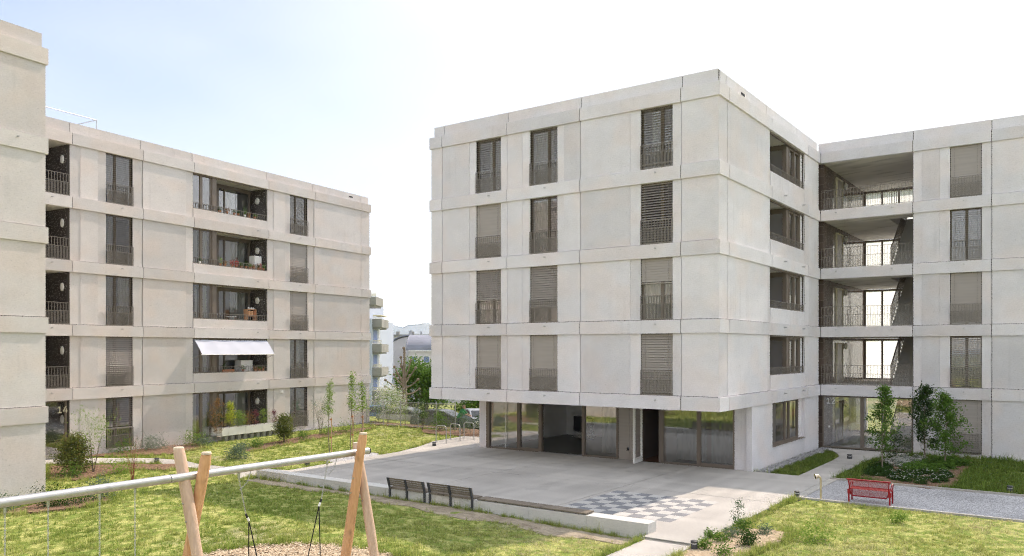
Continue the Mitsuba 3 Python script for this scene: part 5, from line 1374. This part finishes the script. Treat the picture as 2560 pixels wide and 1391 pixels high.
def person(label, pos, heading, pose, shirt, hairm, scale=1.0):
    k = thing('person', label, 'person'); c, s = math.cos(heading), math.sin(heading)
    def X(t):
        v = np.array(t.vertices) * scale
        return np.stack([pos[0] + v[:, 0] * c - v[:, 1] * s, pos[1] + v[:, 0] * s + v[:, 1] * c, pos[2] + v[:, 2]], 1), np.array(t.faces)
    J = {q: np.array(v, float) for q, v in pose.items()}
    torso, arms, legs, hands = [], [], [], []
    torso += [((J['pel'] + [-.07, 0, 0], .11), (J['pel'] + [.07, 0, 0], .11)), ((J['pel'], .125), (J['chest'], .13)), ((J['chest'] + [-.11, 0, .05], .085), (J['chest'] + [.11, 0, .05], .085)), ((J['chest'], .12), (J['neck'], .062))]
    for i in 'lr':
        torso.append(((J['sh' + i], .06), (J['chest'] + [0, 0, .04], .09)))
        arms += [((J['sh' + i], .052), (J['el' + i], .042)), ((J['el' + i], .041), (J['wr' + i], .028))]
        d = J['wr' + i] - J['el' + i]; d /= np.linalg.norm(d); sd = np.cross(d, [0, 0, 1]); sd /= np.linalg.norm(sd) + 1e-9
        pm = J['wr' + i] + d * .07
        hands += [((J['wr' + i], .024), (pm, .030))]
        for f_, ln in zip((-.028, -.010, .010, .026), (.065, .078, .074, .058)):
            b0 = pm + sd * f_ + d * .02; b1 = b0 + d * ln * .55 - np.array([0, 0, .012]); hands += [((b0, .010), (b1, .0095)), ((b1, .0095), (b1 + d * ln * .35 - np.array([0, 0, .022]), .0085))]
        hands += [((pm - d * .03 + sd * .025 * (1 if i == 'l' else -1), .011), (pm + d * .02 + sd * .05 * (1 if i == 'l' else -1), .009))]
        legs += [((J['hip' + i], .085), (J['kn' + i], .058)), ((J['kn' + i], .056), (J['an' + i], .04)), ((J['an' + i], .042), (J['an' + i] + [0, .15, -.05], .03))]
    hd = J['head']; fw = np.array([0, 1.0, 0])
    head = [((J['neck'], .056), (hd + [0, 0, -.03], .062)), ((hd + [0, -.012, .03], .088), (hd + [0, .02, -.045], .066)), ((hd + fw * .088 + [0, 0, -.01], .012), (hd + fw * .07 + [0, 0, .02], .010)),
            ((hd + [-.086, 0, 0], .018), (hd + [-.08, .01, -.03], .014)), ((hd + [.086, 0, 0], .018), (hd + [.08, .01, -.03], .014))]
    part(k, 'body', X(flesh(torso + arms + legs + hands + head, 0, .022, 5)), 'm_skin', smooth=True)
    part(k, 'shirt', X(flesh(torso + [a for a in arms if a[0][1] == .052], .016, .03)), shirt, smooth=True)
    part(k, 'trousers', X(flesh(legs[0:2] + legs[3:5] + torso[0:1], .015, .03)), 'm_trousers', smooth=True)
    part(k, 'shoes', X(flesh([legs[2], legs[5]], .012, .03)), 'm_dark', smooth=True)
    part(k, 'hair', X(flesh([((hd + [0, -.03, .055], .088), (hd + [0, -.045, -.02], .082)), ((hd + [0, .02, .085], .06), (hd + [0, -.04, .06], .08))], .004, .02)), hairm, smooth=True)
    for e in (-.032, .032): part(k, 'eye', MB().lathe((0, 0, 0), [(0, 0)], 3) if False else X(trimesh.creation.icosphere(subdivisions=1, radius=.011).apply_translation(hd + [e, .082, .012])), 'm_dark')
    part(k, 'mouth', X(trimesh.creation.box((.04, .012, .008)).apply_translation(hd + [0, .082, -.052])), 'm_terracotta')
    return k


lean = dict(pel=(0, -.02, .92), chest=(0, .16, 1.24), neck=(0, .24, 1.42), head=(0, .31, 1.55), shl=(-.19, .2, 1.36), shr=(.19, .2, 1.36), ell=(-.22, .40, 1.15), elr=(.22, .40, 1.15), wrl=(-.18, .62, 1.06), wrr=(.18, .62, 1.06),
            hipl=(-.09, 0, .88), hipr=(.09, 0, .88), knl=(-.1, .12, .5), knr=(.1, -.04, .48), anl=(-.1, .1, .08), anr=(.1, -.26, .1))
person('person in a green top leaning forward behind the shrubs at the end of the fence', (-3.38, 52.0, -.42), -math.pi / 2 - .25, lean, 'm_green', 'm_hairgrey', 1.03)
sit = dict(pel=(0, 0, .50), chest=(0, .03, .80), neck=(0, .06, .98), head=(0, .08, 1.12), shl=(-.17, .04, .92), shr=(.17, .04, .92), ell=(-.2, .12, .68), elr=(.2, .12, .68), wrl=(-.12, .32, .60), wrr=(.12, .32, .60),
           hipl=(-.09, .02, .48), hipr=(.09, .02, .48), knl=(-.1, .40, .50), knr=(.1, .40, .50), anl=(-.1, .40, .09), anr=(.1, .40, .09))
pp = FA.p(12.55, -.72, 6.025)
person('dark haired person in a light shirt sitting on the second floor balcony', pp, math.atan2(-DA[0], DA[1]) + math.pi + .4, sit, 'm_lightshirt', 'm_hair', .88)
stl = thing('stool', 'small stool under the person on the second floor balcony', 'stool')
part(stl, 'seat', MB().lathe(pp, [(0, .30), (.17, .30), (.17, .335), (0, .34)], 14), 'm_bronze')
for a in range(4): part(stl, 'leg', MB().tube([pp + [.13 * math.cos(a * 1.571), .13 * math.sin(a * 1.571), 0], pp + [.1 * math.cos(a * 1.571), .1 * math.sin(a * 1.571), .3]], .012, 6), 'm_bronze')


# ------------------------------------------------------------------ cars behind the fence
def car(label, x, y, z, head, paint, L_=4.2, H_=1.45):
    k = thing('parked_car', label, 'car', 'cars parked behind the fence')
    FC_ = Fr((x, y), (math.cos(head), math.sin(head)), (-math.sin(head), math.cos(head)), z)
    s = L_ / 4.2; hh = H_ / 1.45
    prof_ = [(-2.1, .35), (-2.08, .72), (-1.95, .92), (-1.2, .98), (-.45, 1.36), (.1, 1.45), (1.0, 1.43), (1.75, 1.05), (2.05, .95), (2.1, .6), (2.08, .35), (1.65, .30), (1.55, .55), (1.3, .66), (1.05, .55), (.95, .28), (-.95, .28), (-1.05, .55), (-1.3, .66), (-1.55, .55), (-1.65, .3)]
    prof_ = [(a * s, b * hh) for a, b in prof_]
    def ext(pr_, hw, top=1.0):
        t = trimesh.creation.extrude_polygon(Polygon(pr_).buffer(0), 2 * hw, engine='earcut'); v = np.array(t.vertices)
        wv = v[:, 2] - hw; zz = v[:, 1]; wv = wv * np.where(zz > .95 * hh, 1 - (zz - .95 * hh) * .36, 1)
        return np.array([FC_.p(a, b, c_) for a, b, c_ in zip(v[:, 0], wv, zz)]), np.array(t.faces)
    scene[k + '__body'] = mikit.ply(ext(prof_, .86), paint, smooth=25)
    part(k, 'side_windows', ext([(a * s, b * hh) for a, b in [(-.95, 1.0), (-.42, 1.30), (.1, 1.38), (.95, 1.36), (1.5, 1.02)]], .868), 'm_carglass')
    for nm, pts in (('windscreen', [(-1.17, 1.0), (-.47, 1.345)]), ('rear_window', [(1.05, 1.40), (1.70, 1.07)])):
        (a, b), (c_, d) = [(q[0] * s, q[1] * hh) for q in pts]; off = np.array([0, 0, .025])
        part(k, nm, MB().quad(FC_.p(a, -.74, b) + off, FC_.p(a, .74, b) + off, FC_.p(c_, .64, d) + off, FC_.p(c_, -.64, d) + off), 'm_carglass')
    for u in (-1.3 * s, 1.3 * s):
        for w_ in (-.80, .62):
            wk = newkey(k + '__wheel')
            scene[wk] = mikit.ply(MB().tube([FC_.p(u, w_, .31), FC_.p(u, w_ + .18, .31)], .31, 18).arr(), 'm_rubber', smooth=40)
            part(wk, 'rim', MB().tube([FC_.p(u, w_ - .005, .31), FC_.p(u, w_ + .185, .31)], .2, 12), 'm_steel')
    for w_ in (-.62, .62): part(k, 'headlight', MB().obox(FC_.p(-2.06 * s, w_, .72 * hh), FC_.e * .04, FC_.n * .16, np.array([0, 0, .07])), 'm_white')
    return k


car('dark blue parked car behind the left end of the fence', -10.5, 60.5, -.75, .15, 'm_carblue')
car('silver grey parked car behind the white blossoming shrub', -7.6, 58.6, -.75, 2.9, 'm_carsilver')
car('dark grey parked car behind the right end of the fence', -4.8, 56.0, -.72, 2.8, 'm_cardark')
car('silver parked car beside the concrete pillar, right of the person in green', -2.3, 55.0, -.6, 1.9, 'm_carsilver')

# ------------------------------------------------------------------ chain link fence
fn = thing('chain_link_fence', 'galvanised chain link fence between the two buildings', 'fence')
f0, f1 = np.array([-9.6, 53.3]), np.array([-3.46, 49.3]); fd = (f1 - f0) / np.linalg.norm(f1 - f0); FL = np.linalg.norm(f1 - f0)
FF = Fr(f0, fd, (fd[1], -fd[0]), -.08)
for t in np.linspace(0, FL, 6): part(fn, 'post', MB().tube([FF.p(t, 0, -.2), FF.p(t, 0, 1.72)], .032, 8), 'm_galv', smooth=40)
part(fn, 'top_rail', MB().tube([FF.p(0, 0, 1.6), FF.p(FL, 0, 1.6)], .018, 6), 'm_galv')
part(fn, 'base_board', MB().box(FF, 0, FL, -.04, .04, -.1, .12), 'm_kerb')
mb = MB()
for t in np.arange(-1.5, FL, .075):
    for sg in (1, -1):
        a, b = (t, .12), (t + 1.48, 1.6)
        if a[0] < 0: a = (0, .12 - t)
        if b[0] > FL: b = (FL, .12 + FL - t)
        if b[1] <= a[1]: continue
        qa, qb = (FF.p(q[0] if sg > 0 else FL - q[0], .0, q[1]) for q in (a, b)); dd = np.array([0, 0, .0045])
        mb.quad(qa - dd, qb - dd, qb + dd, qa + dd)
part(fn, 'wire_mesh', mb, 'm_galv', kind='stuff')

# ------------------------------------------------------------------ trees and houses behind
pt = thing('pollarded_tree', 'bare pollarded tree with knobbly branch ends behind the fence', 'tree')
KN = [(0.03, -0.52, 4.99, 3.18), (-0.28, 0.09, 4.29, 2.72), (0.55, -0.26, 4.07, 2.57), (-0.8, 0.21, 3.55, 2.41), (-0.58, 0.25, 3.06, 2.2), (-1.32, -0.87, 2.57, 1.8), (-1.32, -0.97, 2.07, 1.49), (-0.89, 0.67, 2.93, 2.01), (0.92, -0.48, 3.49, 2.41), (1.11, -0.53, 2.6, 1.89), (1.04, 0.99, 1.8, 1.4), (-1.51, -0.06, 1.67, 1.18), (0.34, 0.67, 2.87, 2.26), (-0.25, -0.05, 3.64, 3.03)]
tb = np.array([-8.27, 62.0, 0])
part(pt, 'trunk', MB().tube([tb + [0, 0, -1.2], tb + [0, 0, .6], tb + [.02, .05, 1.8], tb + [-.02, 0, 3.2], tb + [.03, .02, 4.9]], [.26, .22, .17, .11, .06], 12), 'm_bark', smooth=True)
for dx, dy, z, zs in KN:
    s0, e = tb + [0, 0, zs], tb + [dx, dy, z]; mid = s0 * .45 + e * .55 + [0, 0, -.12]
    k = part(pt, 'branch', MB().tube([s0, mid, e], [.08, .055, .045], 8), 'm_bark', smooth=True)
    part(k, 'knob', ellipsoid(e, np.array([.11, 0, 0]), np.array([0, .11, 0]), np.array([0, 0, .11])), 'm_bark', smooth=True)


def big_tree(label, pos, h, w, z0, n, m, seed, size=.24):
    r = np.random.default_rng(seed); k = thing('leafy_tree', label, 'tree'); c = np.asarray(pos, float)
    part(k, 'trunk', MB().tube([c + [0, 0, -1.5], c + [.05, 0, h * .4], c + [0, .1, h * .8]], [.25, .17, .06], 8), 'm_bark', smooth=True)
    cl = []
    while len(cl) < 60:
        q = r.uniform(-1, 1, 3)
        if .25 < np.linalg.norm(q) < 1: cl.append(c + [q[0] * w, q[1] * w, z0 + (h - z0) * (.5 + .5 * q[2])])
    cl = np.array(cl); mb = MB()
    for q in cl[:22]: mb.tube([c + [0, 0, h * .35], (c + [0, 0, h * .5]) * .5 + q * .5, q], [.06, .04, .015], 4, caps=False)
    part(k, 'branches', mb, 'm_bark', kind='stuff')
    pts = cl[r.integers(60, size=n)] + r.normal(0, .20 * w, (n, 3)) * [1, 1, .7]
    part(k, 'crown', leaves(pts, size, r), m, kind='stuff')


big_tree('dense green tree right behind the bare pollarded tree', (-7.4, 69, -1.2), 5.4, 2.2, 0.2, 9000, 'm_leaf', 31)
big_tree('green tree behind the person and the white car', (-2.6, 66, -1.5), 5.0, 2.2, .2, 6000, 'm_leaf', 32)

# white building with balconies, behind the left building
D = thing('apartment_building', 'pale blue and white building with stacked grey balconies, just behind the left building', 'building')
part(D, 'wall', MB().box(W, -36, -16.9, 97, 115, -12, 8.6).box(W, -36, -18.3, 97, 115, 8.6, 11.0), 'm_bluewall')
for i, (zt, xr) in enumerate([(11.3, -16.45), (8.57, -15.75), (5.54, -15.75), (2.70, -15.75), (-.15, -15.8)]):
    k = newkey(D + '__balcony')
    scene[k] = mikit.ply(MB().box(W, -16.9 if i else -18.3, xr, 97.6, 103, zt - 1.0, zt).arr(), 'm_farconcrete')
    if i == 1: part(k, 'pergola', MB().box(W, -16.8, -15.8, 97.7, 102, zt + .42, zt + .5), 'm_cream')
    for j in range(3): part(k, 'rail_slat', MB().box(W, -16.85 if i else -18.2, xr, 97.62, 97.68, zt + .06 + j * .15, zt + .14 + j * .15), 'm_cream')
    part(k, 'slab', MB().box(W, -16.9 if i else -18.3, xr - .25, 97.8, 103, zt - 1.2, zt - 1.003), 'm_farconcrete')
    if i: 
        w_ = newkey(D + '__window'); scene[w_] = mikit.ply(MB().box(W, -16.92, -16.86, 98.4, 100.8, zt - 3.3, zt - 1.3).arr(), 'm_shutter')
        part(k, 'post', MB().box(W, -16.2, -16.08, 98.0, 98.12, zt - 2.9, zt - 1.2), 'm_white')


def vault(key, x0, x1, y0, y1, zb, zs, rise, axis):
    """A barrel roof over the rectangle; axis 'y' shows its gable to the viewer, 'x' its long side."""
    n = 18; a = np.linspace(0, math.pi, n + 1); mb = MB(); g = MB()
    if axis == 'y':
        cx_, rx = (x0 + x1) / 2, (x1 - x0) / 2
        p0 = [np.array([cx_ - rx * math.cos(t), y0, zs + rise * math.sin(t)]) for t in a]; p1 = [q + [0, y1 - y0, 0] for q in p0]
        for i in range(n): g.add([p0[i] + [0, .3, -.25], p0[i + 1] + [0, .3, -.25], [p0[i + 1][0], y0 + .3, zb], [p0[i][0], y0 + .3, zb]], [[0, 1, 2], [0, 2, 3]])
    else:
        cy_, ry = (y0 + y1) / 2, (y1 - y0) / 2
        p0 = [np.array([x0, cy_ - ry * math.cos(t), zs + rise * math.sin(t)]) for t in a]; p1 = [q + [x1 - x0, 0, 0] for q in p0]
        for i in range(n): g.add([p0[i] + [.3, 0, -.1], p0[i + 1] + [.3, 0, -.1], [x0 + .3, p0[i + 1][1], zb], [x0 + .3, p0[i][1], zb]], [[0, 1, 2], [0, 2, 3]])
        g.box(W, x0 + .3, x1, y0 + .2, y0 + .5, zb, zs)
    part(key, 'wall', g, 'm_stucco')
    for i in range(n):
        mb.quad(p0[i], p0[i + 1], p1[i + 1], p1[i])
    r_ = part(key, 'roof', mb, 'm_zincroof', smooth=True)
    e = MB(); e.tube([q for q in p0], .09, 6)
    part(r_, 'edge', e, 'm_zincroof')
    return r_


E1h = thing('vaulted_house', 'grey gabled house end under a curved barrel roof behind the pollarded tree', 'house')
vault(E1h, -19.0, -11.6, 122, 150, -12, 4.6, 2.45, 'y')
for x, y in ((-16.6, 131), (-15.9, 127), (-15.2, 135)): part(E1h, 'chimney', MB().box(W, x - .15, x + .15, y, y + .3, 6.4, 7.9), 'm_steel')
E2h = thing('vaulted_house', 'white house with blue shuttered windows under a curved grey roof beside the middle building', 'house')
rf = vault(E2h, -15.3, 6.0, 117, 129, -12, 4.75, 2.35, 'x')
part(rf, 'skylight', MB().obox((-13.1, 119.3, 6.35), (.5, 0, 0), (0, .55, .28), (0, -.03, .06)), 'm_bluewall')
for x0, x1 in ((-14.55, -13.85), (-12.8, -12.0), (-10.8, -10.0)):
    w_ = newkey(E2h + '__window'); scene[w_] = mikit.ply(MB().box(W, x0, x1, 117.12, 117.22, 3.0, 3.85).arr(), 'm_shutter')
    part(w_, 'frame', MB().box(W, x0 - .06, x0, 117.1, 117.23, 2.95, 3.9).box(W, x1, x1 + .06, 117.1, 117.23, 2.95, 3.9).box(W, x0, x1, 117.1, 117.23, 3.85, 3.9), 'm_white')
    part(w_, 'sill', MB().box(W, x0 - .1, x1 + .1, 117.05, 117.23, 2.92, 3.0), 'm_white')
part(E2h, 'cornice', MB().box(W, -15.0, 6, 116.9, 117.2, 4.6, 4.78), 'm_white')
T2 = thing('flat_roof_house', 'low pale house with a flat roof far behind the barrel roofs', 'house')
part(T2, 'wall', MB().box(W, -40, -14, 190, 210, -15, 8.0), 'm_stucco'); part(T2, 'roof', MB().box(W, -40.5, -13.5, 189.5, 210.5, 8.0, 8.4), 'm_farconcrete')
for x in (-33, -28, -24.5, -20): part(T2, 'chimney', MB().box(W, x, x + .8, 195, 196, 8.41, 9.2), 'm_farconcrete')

# mountains beyond the lake
az = np.radians(np.linspace(-75, 75, 420)); rr_ = np.array([6500, 7200, 8000, 8800, 9600, 10400, 12000.0])
hgt = np.array([-.08, .08, .35, .7, 1.0, .75, .0])
base = 250 + 170 * (meshkit.fbm(np.stack([az * 9, az * 0, az * 0], -1), 4, 3) - .35) + 120 * (meshkit.fbm(np.stack([az * 60, az * 0, az * 0], -1), 4, 6) - .5) + 95 * np.exp(-(np.abs(az + .113) / .022)) - 40 * np.exp(-((az + .16) / .012) ** 2)
v = []
for i, R in enumerate(rr_):
    x, y = np.sin(az) * R, np.cos(az) * R
    z = base * hgt[i] * (1 + .55 * (meshkit.fbm(np.stack([x / 900, y / 900, x * 0], -1), 4, 8) - .5)) - 30
    v.append(np.stack([x, y, z], 1))
n = len(az); idx = np.arange(n * len(rr_)).reshape(len(rr_), n)
f = np.vstack([np.stack([idx[:-1, :-1], idx[:-1, 1:], idx[1:, 1:]], -1).reshape(-1, 3), np.stack([idx[:-1, :-1], idx[1:, 1:], idx[1:, :-1]], -1).reshape(-1, 3)])
single('mountains', (np.vstack(v), f), 'm_mountain', kind='structure', smooth=True)

# ------------------------------------------------------------------ grass
def grass(name, label, region, n, hgt, wid, seed, tone=0.0, dry=None, nblade=6, pw=2.0, patch=True):
    r = np.random.default_rng(seed); x0, y0, x1, y1 = region.bounds; shapely.prepare(region)
    xs, ys = [], []; got = 0
    while got < n:
        x, y = r.uniform(x0, x1, 400000), r.uniform(y0, y1, 400000)
        d = np.hypot(x, y); keep = r.uniform(size=len(x)) < np.minimum(1, (20.0 / d) ** pw)
        if patch:
            q = np.stack([x, y, x * 0], -1)
            m = meshkit.fbm(q * .55, 3, 21) * .3 + meshkit.fbm(q * 3.4, 3, 5) * .7
            keep &= r.uniform(size=len(x)) < .3 + .7 * sst(.38, .58, m)
        x, y = x[keep], y[keep]
        ok = shapely.contains_xy(region, x, y); xs.append(x[ok]); ys.append(y[ok]); got += ok.sum()
    x, y = np.concatenate(xs)[:n], np.concatenate(ys)[:n]
    q = np.stack([x, y, x * 0], -1); d = np.hypot(x, y)
    big, sm, vs = meshkit.fbm(q * .45, 3, 33), meshkit.fbm(q * 5.0, 3, 12), meshkit.fbm(q * 14, 2, 40)
    dr_ = np.clip(.45 * big + .35 * sm + .2 * vs + (dry(x, y) if dry else 0) - .125 + r.normal(0, .15, n), 0, 1)
    lush = np.array([.20, .305, .062]) * (1 - .3 * tone); mid = np.array([.42, .46, .14]) * (1 - .45 * tone); straw = np.array([.70, .64, .43]) * (1 - .4 * tone)
    e = dr_[:, None]
    c = np.where(e < .45, lush + (mid - lush) * e / .45, mid + (straw - mid) * (e - .45) / .55) * r.uniform(.68, 1.25, (n, 1))
    h = hgt * (.4 + 1.2 * sst(.35, .7, sm) + .9 * (r.uniform(size=n) < .05)) * r.uniform(.6, 1.3, n) * (1.15 - .5 * dr_)
    # every tuft: blades fanning out of one root
    m = nblade; i = np.repeat(np.arange(n), m); k = len(i)
    a = r.uniform(0, 2 * np.pi, k); lean_ = np.abs(r.normal(.35, .35, k)) * h[i]; hh = h[i] * r.uniform(.55, 1.15, k)
    b = np.stack([x[i], y[i], hz(x, y)[i] - .015], 1) + np.stack([np.cos(a), np.sin(a), a * 0], 1) * (.012 + .02 * r.uniform(size=k))[:, None] * np.maximum(1, d[i] / 24)[:, None]
    w = wid * np.maximum(1, d[i] / 24) * r.uniform(.7, 1.3, k)
    s = np.stack([-np.sin(a), np.cos(a), a * 0], 1) * w[:, None]
    top = b + np.stack([np.cos(a) * lean_, np.sin(a) * lean_, hh], 1)
    v = np.stack([b - s, b + s, top], 1).reshape(-1, 3); f = np.arange(3 * k).reshape(-1, 3)
    cc = np.repeat(c[i] * r.uniform(.85, 1.15, (k, 1)), 3, 0)
    single(name, (v, f), 'm_grass', label, kind='stuff', color=cc)


hard = [plaza_poly.buffer(.02), entry.buffer(.02), gravel_poly.buffer(.08), pathA.buffer(.02), PB([(-1.6, 9.1), (-2.9, 9.1), (-2.86, 22), (-1.62, 22)]), PB([(-1.5, 8.28), (15.15, 8.28), (15.15, 8.82), (-1.5, 8.82)]), strip,
        PB([(-20, -13.4), (0, -13.4), (0, 0), (0, -3.7), (14.06, -3.7), (14.06, -30), (-20, -30)]).buffer(0), Polygon([tuple(gA(*q)) for q in ((-.1, .3), (32, .3), (32, -14), (-.1, -14))]), Polygon([tuple((PC - u * DA + w_ * NA)) for u, w_ in ((-.1, .08), (24, .08), (24, -14), (-.1, -14))]).buffer(.02)]
solid = unary_union([Polygon(p) if not hasattr(p, 'area') else p for p in hard] + [p.buffer(-.06) for p in beds] + [soil_poly.buffer(-.1)])
tall = PB([(-2.97, -3.6), (-2.97, -9.6), (-3.3, -11.3), (-4.3, -13.38), (-16, -13.38), (-16, -3.6)]).difference(unary_union([p.buffer(-.05) for p in beds]))
stripG = PB([(-1.72, -3.7), (-.58, -3.7), (-.58, -12.5), (-1.15, -11.8), (-1.6, -10.6)]).intersection(PB([(-1.74, -3.7), (-.58, -3.7), (-.58, -12.4), (-1.0, -12.1), (-1.74, -9.0)]))
vis = Polygon([(-16.5, 11.5), (-8, 11.5), (6, 14), (12.5, 16), (22, 25), (24, 34), (-1.5, 47), (-2, 56), (-13, 56), (-24, 40), (-18, 24)])
lawn = vis.difference(solid).difference(tall.buffer(.02)).difference(stripG.buffer(.02))
grass('lawn_grass', 'short sunlit patchy lawn grass', lawn, 95000, .075, .0075, 51, dry=lambda x, y: .14 * sst(4, 9, x) * sst(30, 24, y) + .3 * sst(11.5, 15, x) * sst(30, 24, y) + .35 * sst(-1, 1.2, x) * sst(4, 3, x) * sst(22.5, 21, y) - .06 * (x < -6))
grass('tall_grass', 'tall lush green grass before the right wing', tall, 15000, .145, .009, 52, tone=.75, patch=False, pw=.5, dry=lambda x, y: -.35 + 0 * x)
grass('tall_grass', 'short green grass strip beside the entrance path', stripG, 4500, .08, .008, 53, tone=.7, patch=False, pw=.2, dry=lambda x, y: -.2 + 0 * x)
edge = lawn.intersection(unary_union([plaza_poly, pathA, PB([(-1.6, 9.1), (-2.9, 9.1), (-2.86, 22), (-1.62, 22)]), PB([(-1.5, 8.28), (15.15, 8.28), (15.15, 8.82), (-1.5, 8.82)])] + beds).buffer(.22))
grass('edge_grass', 'longer uncut grass along path edges, walls and beds', edge, 12000, .14, .0075, 54, patch=False, dry=lambda x, y: -.08 + 0 * x)

# ------------------------------------------------------------------ hazy air
scene['haze_air'] = {'type': 'homogeneous', 'albedo': {'type': 'rgb', 'value': [0.95, 0.955, 0.96]}, 'sigma_t': {'type': 'rgb', 'value': [4.2e-5, 5.6e-5, 8.0e-5]}}
scene['haze'] = {'type': 'cube', 'bsdf': {'type': 'null'}, 'interior': {'type': 'ref', 'id': 'haze_air'}, 'to_world': T().translate([0, 0, 340]).scale([14500, 14500, 460])}
labels['haze'] = {'label': 'pale haze in the air towards the distant mountains', 'kind': 'stuff'}
scene['camera']['medium'] = {'type': 'ref', 'id': 'haze_air'}
